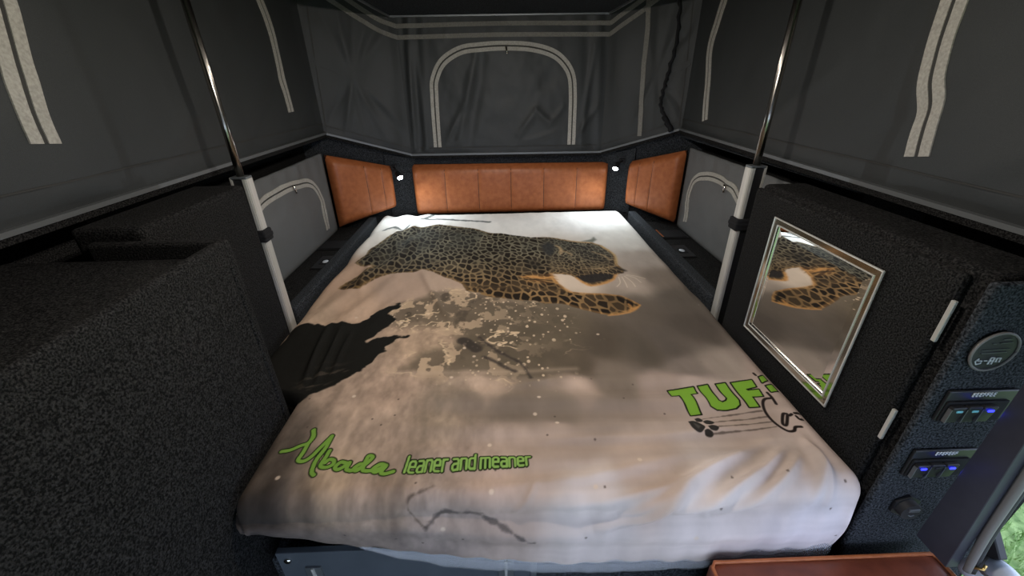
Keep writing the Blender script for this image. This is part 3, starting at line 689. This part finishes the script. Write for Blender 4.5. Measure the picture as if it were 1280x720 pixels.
MBADA = [[(-0.517,0.671),(-0.498,0.674),(-0.48,0.685),(-0.465,0.694),(-0.463,0.712),(-0.469,0.734)],[(-0.47,0.732),(-0.461,0.712),(-0.465,0.693),(-0.466,0.664),(-0.468,0.645),(-0.455,0.642),(-0.442,0.655),(-0.433,0.677),(-0.418,0.712)],[(-0.418,0.712),(-0.42,0.679),(-0.428,0.646),(-0.428,0.625),(-0.425,0.612),(-0.418,0.605)],[(-0.408,0.67),(-0.41,0.651),(-0.413,0.629),(-0.399,0.623),(-0.387,0.63),(-0.388,0.641),(-0.399,0.645),(-0.406,0.636)],[(-0.357,0.633),(-0.371,0.636),(-0.379,0.623),(-0.371,0.617),(-0.357,0.628),(-0.351,0.634),(-0.353,0.618),(-0.342,0.613)],[(-0.342,0.613),(-0.328,0.616),(-0.318,0.626),(-0.327,0.629),(-0.337,0.618),(-0.329,0.612),(-0.316,0.626),(-0.304,0.646),(-0.314,0.65),(-0.317,0.631),(-0.316,0.613),(-0.307,0.61)],[(-0.307,0.61),(-0.286,0.614),(-0.272,0.624),(-0.283,0.627),(-0.295,0.615),(-0.287,0.608),(-0.269,0.624),(-0.276,0.608),(-0.267,0.603),(-0.25,0.608)]]
LEAN0 = [(-0.23,0.605),(0.05,0.612)]
LEAN1 = [(-0.226,0.639),(0.049,0.636)]
TUF = [[(0.431,0.836),(0.504,0.845),(0.502,0.818),(0.483,0.815),(0.482,0.747),(0.455,0.745),(0.452,0.812),(0.431,0.81)],[(0.516,0.846),(0.545,0.851),(0.544,0.788),(0.551,0.781),(0.563,0.786),(0.569,0.794),(0.567,0.851),(0.595,0.855),(0.596,0.786),(0.59,0.77),(0.576,0.76),(0.548,0.756),(0.527,0.758),(0.516,0.769)],[(0.61,0.854),(0.674,0.865),(0.671,0.837),(0.639,0.829),(0.641,0.824),(0.672,0.827),(0.668,0.8),(0.638,0.798),(0.636,0.762),(0.61,0.761)],[(0.699,0.875),(0.718,0.884),(0.717,0.862),(0.694,0.85)],[(0.697,0.838),(0.72,0.845),(0.719,0.818),(0.697,0.813)]]
PAWPRINT = [[(0.437,0.72),(0.451,0.722),(0.462,0.71),(0.466,0.696),(0.451,0.68),(0.44,0.682),(0.436,0.696)],[(0.458,0.731),(0.469,0.735),(0.475,0.726),(0.468,0.718),(0.458,0.719)],[(0.473,0.72),(0.486,0.724),(0.498,0.715),(0.487,0.706),(0.475,0.709)],[(0.475,0.699),(0.488,0.702),(0.497,0.693),(0.488,0.683),(0.475,0.686)],[(0.459,0.683),(0.469,0.687),(0.478,0.677),(0.47,0.67),(0.458,0.673)]]
CLAW = [[(0.478,0.73),(0.513,0.735),(0.553,0.74),(0.592,0.744),(0.634,0.748)],[(0.498,0.714),(0.53,0.719),(0.575,0.722),(0.634,0.728)],[(0.5,0.695),(0.538,0.699),(0.584,0.705),(0.635,0.71)],[(0.477,0.676),(0.522,0.68),(0.572,0.685),(0.637,0.693)]]
CATS = [[(0.686,0.812),(0.687,0.793),(0.684,0.77)],[(0.684,0.791),(0.666,0.789),(0.652,0.774),(0.642,0.748),(0.64,0.719),(0.644,0.695),(0.655,0.679),(0.67,0.679),(0.682,0.691),(0.697,0.692)],[(0.689,0.735),(0.679,0.734),(0.658,0.702),(0.665,0.699),(0.687,0.729)],[(0.692,0.729),(0.7,0.733)],[(0.709,0.736),(0.729,0.74)],[(0.707,0.726),(0.709,0.716),(0.718,0.717)],[(0.694,0.891),(0.695,0.883)]]
FACE = [([(0.332,1.885),(0.374,1.895),(0.407,1.854)],0.007,(36,32,28),0.8),([(0.353,1.816),(0.397,1.803),(0.432,1.751)],0.006,(36,32,28),0.7),([(0.371,1.745),(0.417,1.714),(0.46,1.707)],0.006,(36,32,28),0.6),([(0.278,1.842),(0.306,1.819),(0.323,1.778)],0.006,(178,150,112),0.6),([(0.263,1.907),(0.281,1.862),(0.273,1.801)],0.007,(178,150,112),0.7),([(0.429,1.811),(0.466,1.768),(0.49,1.709)],0.006,(178,150,112),0.6),([(0.349,1.629),(0.404,1.617),(0.464,1.63),(0.503,1.645)],0.007,(178,150,112),0.5),([(0.497,1.623),(0.511,1.605),(0.52,1.594)],0.01,(36,32,28),0.85),([(0.465,1.579),(0.486,1.578),(0.505,1.572)],0.006,(36,32,28),0.8),([(0.304,1.53),(0.323,1.487),(0.35,1.455),(0.398,1.468),(0.45,1.506),(0.473,1.551)],0.006,(196,142,84),0.85),([(0.201,1.576),(0.206,1.532),(0.222,1.475),(0.258,1.411)],0.006,(196,142,84),0.5),([(0.258,1.411),(0.343,1.39),(0.437,1.366),(0.471,1.333),(0.496,1.295)],0.003,(196,142,84),0.5),([(0.495,1.29),(0.453,1.248),(0.414,1.233),(0.366,1.225)],0.005,(196,142,84),0.85),([(0.455,1.299),(0.46,1.275),(0.448,1.252)],0.005,(196,142,84),0.8),([(0.443,1.343),(0.466,1.316),(0.485,1.289)],0.004,(36,32,28),0.7),([(0.075,1.555),(0.124,1.563),(0.168,1.526)],0.006,(196,142,84),0.7),([(0.088,1.531),(0.142,1.531),(0.194,1.513)],0.005,(36,32,28),0.7),([(0.117,1.561),(0.156,1.543),(0.204,1.547)],0.005,(196,142,84),0.7),([(0.33,1.975),(0.392,1.948),(0.447,1.935),(0.486,1.892)],0.004,(178,150,112),0.7),([(0.486,1.892),(0.511,1.826),(0.524,1.76),(0.509,1.668)],0.005,(190,160,110),0.7)]
FOLDS = [([(0.604,0.654),(0.482,0.604),(0.388,0.562),(0.324,0.521),(0.281,0.496),(0.236,0.478),(0.162,0.46)],0.02,0.013),([(0.62,0.635),(0.543,0.579),(0.462,0.542),(0.395,0.513),(0.327,0.494)],0.018,0.011),([(0.638,0.612),(0.583,0.564),(0.512,0.526),(0.408,0.483)],0.015,0.01),([(0.678,0.66),(0.667,0.596),(0.649,0.553),(0.607,0.499)],0.013,0.011),([(0.686,0.641),(0.671,0.568),(0.647,0.498)],0.01,0.01),([(0.008,0.679),(0.209,0.678),(0.412,0.679),(0.562,0.697)],0.007,0.014),([(-0.061,0.562),(0.126,0.575),(0.252,0.591),(0.396,0.622)],0.008,0.014),([(0.098,0.52),(0.212,0.529),(0.336,0.553),(0.413,0.58)],0.007,0.009),([(0.217,0.49),(0.29,0.521),(0.346,0.541)],0.007,0.007),([(0.003,0.507),(0.036,0.536),(0.059,0.575)],0.005,0.008),([(-0.612,1.233),(-0.585,1.037),(-0.564,0.897)],0.012,0.011),([(-0.561,1.205),(-0.542,1.035),(-0.534,0.899)],0.01,0.01),([(-0.516,1.167),(-0.51,1.054),(-0.5,0.939)],0.006,0.008),([(-0.376,1.679),(-0.263,1.376),(-0.184,1.2)],0.01,0.015),([(-0.629,2.445),(-0.561,2.049),(-0.466,1.685)],0.01,0.02),([(-0.516,2.502),(-0.489,2.044),(-0.394,1.681)],0.009,0.02),([(-0.613,1.834),(-0.605,1.61),(-0.567,1.426)],0.008,0.016),([(0.823,1.647),(0.733,1.288),(0.719,1.035)],0.006,0.016),([(-0.156,0.825),(0.058,0.878),(0.206,0.905)],0.004,0.012)]
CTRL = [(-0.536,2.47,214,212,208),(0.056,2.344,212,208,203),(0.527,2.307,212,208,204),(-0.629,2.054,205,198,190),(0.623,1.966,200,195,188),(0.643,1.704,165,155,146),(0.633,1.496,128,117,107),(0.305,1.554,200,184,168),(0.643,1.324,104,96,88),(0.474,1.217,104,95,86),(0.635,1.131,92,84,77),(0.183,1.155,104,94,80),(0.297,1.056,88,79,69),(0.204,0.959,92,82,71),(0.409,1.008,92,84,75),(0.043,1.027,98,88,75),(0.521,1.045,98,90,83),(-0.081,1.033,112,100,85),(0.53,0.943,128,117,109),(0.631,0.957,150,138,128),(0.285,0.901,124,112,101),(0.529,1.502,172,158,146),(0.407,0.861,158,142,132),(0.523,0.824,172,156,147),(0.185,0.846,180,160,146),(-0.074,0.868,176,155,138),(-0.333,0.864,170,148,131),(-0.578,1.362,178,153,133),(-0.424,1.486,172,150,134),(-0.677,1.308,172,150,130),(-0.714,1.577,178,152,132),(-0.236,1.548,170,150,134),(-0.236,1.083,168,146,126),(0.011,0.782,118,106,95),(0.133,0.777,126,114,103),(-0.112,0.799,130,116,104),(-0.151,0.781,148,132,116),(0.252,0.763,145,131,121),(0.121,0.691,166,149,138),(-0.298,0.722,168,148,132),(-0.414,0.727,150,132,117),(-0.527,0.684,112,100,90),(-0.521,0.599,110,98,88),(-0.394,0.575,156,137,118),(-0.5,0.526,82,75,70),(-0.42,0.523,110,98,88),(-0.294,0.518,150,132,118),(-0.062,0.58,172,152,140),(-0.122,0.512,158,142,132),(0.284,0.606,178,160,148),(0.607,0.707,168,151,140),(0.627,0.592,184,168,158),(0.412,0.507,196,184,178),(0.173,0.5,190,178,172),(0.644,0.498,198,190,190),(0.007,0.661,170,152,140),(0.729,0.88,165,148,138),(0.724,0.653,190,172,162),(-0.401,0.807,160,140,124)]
# ------------------------------------------------------------ the mattress and its printed cover
HEM = [(-.60, .690), (-.506, .676), (-.241, .592), (.0, .55), (.108, .530), (.381, .528), (.60, .54), (.80, .56)]
def hem_z(x): return np.interp(x, [h[0] for h in HEM], [h[1] for h in HEM])
RR = .045; YF = .575; XR = .702; YBK = 2.465; TOP = .752
def left_core(b): return -.703+.177*sstep(.935, .845, b)
def seg_dist(X, Y, pts):
    D = np.full(X.shape, 1e9)
    for (x0, y0), (x1, y1) in zip(pts, pts[1:]):
        dx, dy = x1-x0, y1-y0; l2 = dx*dx+dy*dy+1e-12
        t = np.clip(((X-x0)*dx+(Y-y0)*dy)/l2, 0, 1)
        D = np.minimum(D, np.hypot(X-x0-t*dx, Y-y0-t*dy))
    return D
def ridge(X, Y, pts, amp, wd):
    """a fold of the cloth along a line, fading out at both ends"""
    P = np.array(pts); sel = (X > P[:, 0].min()-4*wd) & (X < P[:, 0].max()+4*wd) & (Y > P[:, 1].min()-4*wd) & (Y < P[:, 1].max()+4*wd)
    out = np.zeros(X.shape)
    if not sel.any(): return out
    x, y = X[sel], Y[sel]; D = np.full(x.shape, 1e9); T = np.zeros(x.shape); n = len(pts)-1
    for i, ((x0, y0), (x1, y1)) in enumerate(zip(pts, pts[1:])):
        dx, dy = x1-x0, y1-y0; t = np.clip(((x-x0)*dx+(y-y0)*dy)/(dx*dx+dy*dy+1e-12), 0, 1); d = np.hypot(x-x0-t*dx, y-y0-t*dy)
        m = d < D; D = np.where(m, d, D); T = np.where(m, (i+t)/n, T)
    out[sel] = amp*np.sin(math.pi*np.clip(T, .02, .98))**.7*np.exp(-(D/wd)**2); return out
def height(X, Y):
    z = .006*(fbm(X*5, Y*5, 3)-.5)+.004*(fbm(X*18+5, Y*9, 3)-.5)
    for pts, amp, wd in FOLDS:
        z = z+ridge(X, Y, [tuple(q) for q in catmull(pts, 4)], amp*1.25, wd)
    # broad ripples running across the foot of the bed
    z = z+.005*np.sin(Y*70+3*X+2.5*fbm(X*3, Y*3, 2))*sstep(.95, .8, Y)*sstep(-.35, -.1, X)*sstep(.75, .4, X)
    # puckers on the left behind the leopard
    z = z+.006*np.sin(X*48-Y*14+3*fbm(X*4, Y*4, 2))*sstep(-.38, -.5, X)*sstep(1.1, 1.3, Y)
    # small gathers along the front edge
    z = z+.0014*np.sin(X*85+6*fbm(X*6, Y*2, 2))*sstep(.66, .58, Y)
    return z
def sheet_pos(Q, Bv):
    """unrolled cloth coordinates -> place on the mattress"""
    lc = left_core(Bv)
    da = np.where(Q > XR, Q-XR, np.where(Q < lc, Q-lc, 0)); db = np.where(Bv < YF, Bv-YF, np.where(Bv > YBK, Bv-YBK, 0))
    L = np.hypot(da, db); ux = da/(L+1e-9); uy = db/(L+1e-9)
    ang = np.minimum(L/RR, math.pi/2); hz = RR*np.sin(ang)
    cx = np.clip(Q, lc, XR); cy = np.clip(Bv, YF, YBK)
    rest = np.maximum(0, L-RR*math.pi/2)
    full = TOP-RR-hem_z(cx)
    drop = RR*(1-np.cos(ang))+np.minimum(rest*np.maximum(full, .02)/.17, full)
    bulge = .012*np.sin(np.clip(rest/.17, 0, 1)*math.pi)
    x = cx+ux*hz; y = cy+uy*(hz+bulge)
    flat = np.cos(ang)
    hgt = height(Q, Bv)
    x = x+ux*hgt*(1-flat); y = y+uy*hgt*(1-flat)
    return x, y, TOP-drop+hgt*np.maximum(flat, .0)

def poly_sdf(X, Y, poly):
    P = np.array(poly); n = len(P)
    D = np.full(X.shape, 1e9); ins = np.zeros(X.shape, bool)
    for i in range(n):
        x0, y0 = P[i]; x1, y1 = P[(i+1) % n]; dx, dy = x1-x0, y1-y0
        t = np.clip(((X-x0)*dx+(Y-y0)*dy)/(dx*dx+dy*dy+1e-12), 0, 1)
        D = np.minimum(D, (X-x0-t*dx)**2+(Y-y0-t*dy)**2)
        c = ((y0 > Y) != (y1 > Y)) & (X < (x1-x0)*(Y-y0)/((y1-y0) if abs(y1-y0) > 1e-12 else 1e-12)+x0); ins ^= c
    D = np.sqrt(D); return np.where(ins, -D, D)

def cellular(x, y, jit=.85):
    xi = np.floor(x).astype(int); yi = np.floor(y).astype(int); f1 = np.full(x.shape, 9.); f2 = np.full(x.shape, 9.)
    rid = np.zeros(x.shape)
    for dx in (-1, 0, 1):
        for dy in (-1, 0, 1):
            cx = xi+dx; cy = yi+dy; a = _perm[cx & 255, cy & 255]; b = _perm[(cx+91) & 255, (cy+53) & 255]
            d = np.hypot(cx+.5+(a-.5)*jit-x, cy+.5+(b-.5)*jit-y)
            m = d < f1; f2 = np.where(m, f1, np.minimum(f2, d)); rid = np.where(m, _perm[(cx+7) & 255, (cy+19) & 255], rid); f1 = np.where(m, d, f1)
    return f1, f2, rid

class Print:
    def __init__(s, X, Y): s.X, s.Y = X, Y; s.C = np.zeros(X.shape+(3,))
    def win(s, x0, x1, y0, y1):
        # rows are sorted by Y, columns nearly by X
        r = np.where((s.Y[:, 0] >= y0) & (s.Y[:, 0] <= y1))[0]
        if len(r) == 0: return None
        sub = s.X[r[0]:r[-1]+1]; c = np.where((sub.max(0) >= x0) & (sub.min(0) <= x1))[0]
        if len(c) == 0: return None
        return (slice(r[0], r[-1]+1), slice(c[0], c[-1]+1))
    def blend(s, w, a, col): s.C[w] = s.C[w]*(1-a[..., None])+np.asarray(col, float)*a[..., None]
    def region(s, pts, pad=.05):
        P = np.array(pts); return s.win(P[:, 0].min()-pad, P[:, 0].max()+pad, P[:, 1].min()-pad, P[:, 1].max()+pad)
    def fill(s, poly, col, soft=.002, alpha=1, rough=0, rs=30):
        w = s.region(poly, soft*4+rough*2+.01)
        if w is None: return
        d = poly_sdf(s.X[w], s.Y[w], poly)
        if rough: d = d+rough*(fbm(s.X[w]*rs, s.Y[w]*rs, 4)-.5)*2
        s.blend(w, alpha*sstep(soft, -soft, d), col)
    def stroke(s, pts, r, col, soft=.001, alpha=1, rough=0, smooth=True):
        if smooth and len(pts) > 2: pts = [tuple(q) for q in catmull(pts, 6)]
        w = s.region(pts, r+soft*4+.01)
        if w is None: return
        d = seg_dist(s.X[w], s.Y[w], pts)-r
        if rough: d = d+rough*(fbm(s.X[w]*60, s.Y[w]*60, 3)-.5)*2
        s.blend(w, alpha*sstep(soft, -soft, d), col)

def paint(X, Y):
    p = Print(X, Y); full = (slice(None), slice(None))
    # base tones between sampled points of the print
    num = np.zeros(p.C.shape); den = np.zeros(X.shape)+1e-9
    wx = X+.05*(fbm(X*7, Y*7, 3)-.5); wy = Y+.09*(fbm(X*6+9, Y*6, 3)-.5)
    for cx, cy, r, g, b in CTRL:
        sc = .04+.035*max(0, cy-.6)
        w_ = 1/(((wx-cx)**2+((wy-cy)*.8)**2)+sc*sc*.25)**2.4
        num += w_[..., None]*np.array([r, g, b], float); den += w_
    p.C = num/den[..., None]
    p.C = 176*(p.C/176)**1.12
    # sandy mottling and fine streaks in front and on the left
    g = (fbm(X*26, Y*14, 4)-.5); sand = sstep(1.45, 1.1, Y)*sstep(.1, -.2, X)
    p.C *= (1+g*(.10+.30*sand)+(fbm(X*75, Y*45, 3)-.5)*.22*sand)[..., None]
    st = (fbm(X*34+4, Y*6, 3)-.5)*sstep(.80, .66, Y)*sstep(.05, -.25, X); p.C *= (1+.38*st)[..., None]
    hz = (fbm(X*2.5, Y*32, 3)-.5)*sstep(1.0, .85, Y)*sstep(-.25, .1, X); p.C *= (1+.16*hz)[..., None]
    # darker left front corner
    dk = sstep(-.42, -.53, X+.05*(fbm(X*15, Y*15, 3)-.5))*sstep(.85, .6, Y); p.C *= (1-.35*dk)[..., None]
    # wet splash area: torn edge, pale flecks and streaks
    w = p.region(SPLASH, .15); x, y = X[w], Y[w]
    d = poly_sdf(x, y, SPLASH)+.09*(fbm(x*12, y*12, 5)-.5)
    a = sstep(.03, -.03, d)*.75*sstep(.40, .1, x)
    n = fbm(x*20, y*14, 4); tone = np.array([88, 78, 65])[None, None]*(1+.3*(n-.5))[..., None]
    p.C[w] = p.C[w]*(1-a[..., None])+tone*a[..., None]
    left = sstep(.25, -.25, x)
    # pale sand breaking through the wet ground on the left, long splashes and drops to the right
    pch = fbm(x*24+2*y, y*20+3, 5)+.10*(fbm(x*7, y*7, 2)-.5); edge = sstep(.07, -.02, d)
    p.blend(w, sstep(.54, .60, pch)*edge*left*.8, (190, 164, 136))
    vein = np.abs(fbm(x*9+6*y, y*16-4*x, 4)-.5)
    va = sstep(.028, .010, vein)*edge*sstep(.50, .60, fbm(x*9+3, y*9+8, 3)+.06*left)*sstep(.3, .0, x)
    p.blend(w, va*.9, (206, 180, 148))
    for sc, th in ((34, .80), (60, .72)):
        f1, f2, rid = cellular(x*sc, y*sc*.7); sp = sstep(.34, .20, f1*(1.1+1.2*_perm[(rid*255).astype(int), 3]))*(rid > th)*edge*sstep(.44, .56, fbm(x*6+4, y*6, 3)+.06*left)*sstep(.42, .2, x)
        p.blend(w, sp*.85, (206, 182, 154))
    dd = sstep(.62, .72, fbm(x*13+7, y*10, 4))*sstep(.05, -.03, d)*left; p.blend(w, dd*.55, (62, 54, 46))
    p.fill(SPLASH2, (118, 106, 96), .03, .45, .03, 8)
    p.stroke([(-.32, .94), (-.02, .93), (.2, .935)], .006, (182, 160, 140), .012, .4)
    for s_, r_ in ((DARKSTROKE1, .005), (DARKSTROKE2, .006), (DARKSTROKE3, .018)): p.stroke(s_, r_, (48, 43, 40), .006, .75, .004)
    # stray pale flecks over the right half
    f1, f2, rid = cellular(X*16+3, Y*16); p.blend(full, sstep(.11, .05, f1)*(rid > .91)*sstep(1.35, 1.2, Y)*.8, (206, 186, 166))
    f1, f2, rid = cellular(X*24+31, Y*24+7); p.blend(full, sstep(.09, .04, f1)*(rid > .94)*sstep(1.0, .8, Y)*.7, (70, 60, 54))
    # black log on the left
    p.fill(LOG, (26, 25, 22), .004, 1, .020, 22)
    w = p.region(LOG, .02); x, y = X[w], Y[w]; d = poly_sdf(x, y, LOG)
    fib = sstep(.56, .66, fbm(x*10+y*30, y*60-x*40, 4))*sstep(-.01, -.03, d)*sstep(1.02, .9, y)*sstep(-.62, -.5, x)
    p.blend(w, fib*.55, (112, 96, 82))
    # branches and tail
    for s_, r_ in ((TAIL, .011), (BRANCH1, .012), (BRANCH2, .012)): p.stroke(s_, r_, (84, 86, 84), .007, .85, .006)
    # leopard
    w = p.region(BODY, .06); x, y = X[w], Y[w]
    d = poly_sdf(x, y, BODY)+.006*(fbm(x*60, y*40, 3)-.5)
    a = sstep(.006, -.006, d)
    warm = sstep(1.9, 1.35, y)
    n = fbm(x*9, y*7, 4)
    fur = (np.array([142, 134, 112])*(1-warm)[..., None]+np.array([172, 136, 92])*warm[..., None])*(.50+.46*n)[..., None]
    p.C[w] = p.C[w]*(1-a[..., None])+fur*a[..., None]
    wx_ = x+.02*(fbm(x*14, y*14, 2)-.5); wy_ = y+.03*(fbm(x*11+5, y*11, 2)-.5)
    leg = sstep(1.50, 1.40, y+.12*(x-.1)); hd = sstep(.18, .26, x)*sstep(1.45, 1.55, y)
    for sc, mask in ((1/.034, leg), (1/.029, (1-leg)*(1-hd)), (1/.020, hd*(1-leg))):
        f1, f2, rid = cellular(wx_*sc*1.0, wy_*sc*.62+.25*wx_*sc)
        sp = sstep(.12, .30, f2-f1+.14*(fbm(x*70, y*50, 2)-.5))*(.62+.38*sstep(.1, .5, rid)); p.blend(w, sp*a*mask*(.96-.2*hd), (31, 25, 20))
    # shading of the drawing itself: dark back, glowing rim
    bk = sstep(.46, .62, fbm(x*5+1, y*4, 3))*sstep(1.75, 2.0, y)*a*.5; p.blend(w, bk, (58, 58, 52))
    rim = sstep(.012, .002, np.abs(d+.005))*sstep(.1, .3, x)*(.1+.5*fbm(x*14, y*14, 2)); p.blend(w, rim*a, (216, 160, 96))
    rim2 = sstep(.014, .002, np.abs(d+.004))*sstep(.05, -.1, x)*.45; p.blend(w, rim2*a, (140, 108, 66))
    p.fill(RUFF, (206, 150, 88), .025, .6, .012, 40)
    w2 = p.region(RUFF, .04); q = sstep(.52, .6, fbm(X[w2]*30+Y[w2]*40, Y[w2]*12, 3))*sstep(.02, -.01, poly_sdf(X[w2], Y[w2], RUFF)); p.blend(w2, q*.7, (60, 42, 28))
    p.fill(MOUTH, (40, 36, 34), .008, .9, .006, 50); p.fill(EARDARK, (46, 46, 46), .014, .8, .008, 40); p.fill(EARDARK2, (44, 40, 34), .02, .6); p.fill(EARTUFT, (96, 98, 88), .01, .85)
    for s_, r_, c_, a_ in FACE: p.stroke(s_, r_, c_, r_*1.2, a_, r_*.5)
    for s_ in WHISK: p.stroke(s_, .0016, (226, 208, 184), .003, .7)
    # crack down the front
    p.stroke(CRACK, .0012, (70, 60, 52), .004, .7, .006)
    p.stroke([CRACK[-1], (-.13, .515), (-.06, .50), (.0, .46), (.04, .43)], .004, (78, 70, 66), .005, .75, .010)
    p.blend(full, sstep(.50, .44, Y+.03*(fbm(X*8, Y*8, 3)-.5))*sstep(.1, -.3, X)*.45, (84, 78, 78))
    # ---- lettering
    green, ink = (106, 142, 58), (22, 30, 14)
    for s_ in MBADA: p.stroke(s_, .0074, ink, .0010)
    for s_ in MBADA: p.stroke(s_, .0046, green, .0010)
    glyphs = {'l': [[(.5, 0), (.5, 1.45)]], 'e': [[(.1, .5), (.9, .5), (.9, .85), (.7, 1), (.3, 1), (.1, .85), (.1, .15), (.3, 0), (.85, .0)]],
              'a': [[(.15, 1), (.7, 1), (.9, .85), (.9, 0)], [(.9, .55), (.3, .55), (.1, .4), (.1, .15), (.3, 0), (.9, .05)]],
              'n': [[(.1, 0), (.1, 1)], [(.1, .9), (.3, 1), (.7, 1), (.9, .85), (.9, 0)]], 'r': [[(.15, 0), (.15, 1)], [(.15, .85), (.4, 1), (.85, 1)]],
              'd': [[(.9, 0), (.9, 1.45)], [(.9, 1), (.3, 1), (.1, .85), (.1, .15), (.3, 0), (.9, 0)]], 'm': [[(.06, 0), (.06, 1)], [(.06, 1), (.5, 1), (.5, 0)], [(.5, 1), (.85, 1), (.94, .85), (.94, 0)]]}
    wdt = {'l': .45, 'm': 1.5, ' ': .35, 'r': .85}
    text = 'leaner and meaner'; tot = sum(wdt.get(c, 1) for c in text); b0, b1 = map(np.array, LEAN0); t0, t1 = map(np.array, LEAN1)
    segs = []; pos = 0
    for c in text:
        wd = wdt.get(c, 1)
        for s_ in glyphs.get(c, []):
            out = []
            for gx, gy in s_:
                f = (pos+wd*(.08+.84*gx))/tot; lo = b0+(b1-b0)*f; hi = t0+(t1-t0)*f; out.append(tuple(lo+(hi-lo)*gy*.78))
            segs.append(out)
        pos += wd
    for s_ in segs: p.stroke(s_, .0056, ink, .0008, smooth=False)
    for s_ in segs: p.stroke(s_, .0026, (126, 160, 80), .0009, smooth=False)
    for s_ in TUF:
        w = p.region(s_, .02); d = poly_sdf(X[w], Y[w], s_); p.blend(w, sstep(.0042, .0026, d), (24, 26, 18)); p.blend(w, sstep(0, -.0016, d), (116, 158, 54))
    for s_ in PAWPRINT:
        P_ = [tuple(q) for q in catmull(s_+[s_[0]], 4)]; w = p.region(P_, .02); d = poly_sdf(X[w], Y[w], P_); p.blend(w, sstep(.0016, -.0008, d), (48, 45, 42)); p.blend(w, sstep(-.007, -.013, d)*.5, (104, 100, 95))
    for s_ in CLAW: p.stroke(s_, .0020, (92, 80, 72), .0016, .85, .0022)
    for s_ in CATS: p.stroke(s_, .0036, (38, 31, 29), .0014, 1)
    C = np.clip(p.C, 0, 255)/255
    return np.where(C <= .04045, C/12.92, ((C+.055)/1.055)**2.4)

def cloth_material(name, attr):
    m = mat(name, (.6, .55, .5), .9, spec=.06); N, L, b = nodes(m)
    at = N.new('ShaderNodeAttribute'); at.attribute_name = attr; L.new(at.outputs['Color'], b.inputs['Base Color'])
    tc = N.new('ShaderNodeTexCoord'); nz = N.new('ShaderNodeTexNoise'); nz.inputs['Scale'].default_value = 14; nz.inputs['Detail'].default_value = 5
    bp = N.new('ShaderNodeBump'); bp.inputs['Strength'].default_value = .35; bp.inputs['Distance'].default_value = .006
    L.new(tc.outputs['Object'], nz.inputs[0]); L.new(nz.outputs['Fac'], bp.inputs['Height']); L.new(bp.outputs[0], b.inputs['Normal'])
    return m

bed = thing('mattress', 'mattress in a fitted cover printed with a leaping leopard and green lettering', 'mattress', (0, 0, 0))
def build_cover():
    NX = 900
    rows = list(np.arange(.335, .58, .003))+list(np.arange(.58, 1.0, .00155))
    y = 1.0
    while y < 2.62: rows.append(y); y += .0016+.0042*min(1, (y-1.0)/1.2)
    Bv = np.array(rows); NY = len(Bv)
    s = np.linspace(0, 1, NX)
    lc = left_core(Bv)
    Q = (lc-.15)[:, None]*(1-s)[None]+(XR+.15)*s[None]; BB = np.repeat(Bv[:, None], NX, 1)
    x, yy, z = sheet_pos(Q, BB)
    V = np.stack([x, yy, z], -1).reshape(-1, 3)
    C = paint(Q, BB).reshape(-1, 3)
    idx = np.arange(NX*NY).reshape(NY, NX)
    F = np.stack([idx[:-1, :-1], idx[:-1, 1:], idx[1:, 1:], idx[1:, :-1]], -1).reshape(-1, 4)
    me = bpy.data.meshes.new('printed_cover')
    me.vertices.add(len(V)); me.vertices.foreach_set('co', V.astype(np.float32).ravel())
    me.loops.add(F.size); me.loops.foreach_set('vertex_index', F.astype(np.int32).ravel())
    me.polygons.add(len(F)); me.polygons.foreach_set('loop_start', (np.arange(len(F))*4).astype(np.int32))
    me.update(calc_edges=True); me.polygons.foreach_set('use_smooth', np.ones(len(F), bool))
    at = me.color_attributes.new('print', 'FLOAT_COLOR', 'POINT'); at.data.foreach_set('color', np.concatenate([C, np.ones((len(C), 1))], 1).astype(np.float32).ravel())
    me.materials.append(cloth_material('printed_cloth', 'print'))
    o = bpy.data.objects.new('printed_cover', me); link(o, bed); o['label'] = 'cotton cover printed with a leaping leopard, a black log and green logos'
build_cover()
pillow('core', (-.48, .60, .52), (.67, 2.46, .70), M['whiteplast'], bed, .04, .004)
# clear plastic wrap peeping out below the cover along the front
def wrap():
    n = 150; V = []; F = []; prof = [(.0, .030), (.006, .012), (.010, -.004), (.007, -.018), (.0, -.026), (-.012, -.024)]
    xs = np.linspace(-.32, .735, n)
    for i, x in enumerate(xs):
        zz = float(hem_z(x))
        for k, (o, dz) in enumerate(prof):
            jy = .010*(float(fbm(np.array(x*22.), np.array(k*.6), 3))-.5); jz = .014*(float(fbm(np.array(x*16.+9), np.array(k*.3), 3))-.5)
            q = max(0, (x-.69)/.045); cy = .530+.05*(1-math.sqrt(max(0, 1-q*q))) if q > 0 else .530
            e = min(1, .15+(x+.32)/.2); V.append((x, cy-o*e-.003+jy*.6*e, zz+.012+(dz-.012)*e+jz*e-.004))
    m = len(prof)
    for i in range(n-1):
        for k in range(m-1): F.append((i*m+k, (i+1)*m+k, (i+1)*m+k+1, i*m+k+1))
    o = mesh_obj('plastic_wrap', V, F, M['plastic'], bed, True); o['label'] = 'clear plastic wrap showing below the cover'
    sm = o.modifiers.new('thickness', 'SOLIDIFY'); sm.thickness = .0012
wrap()
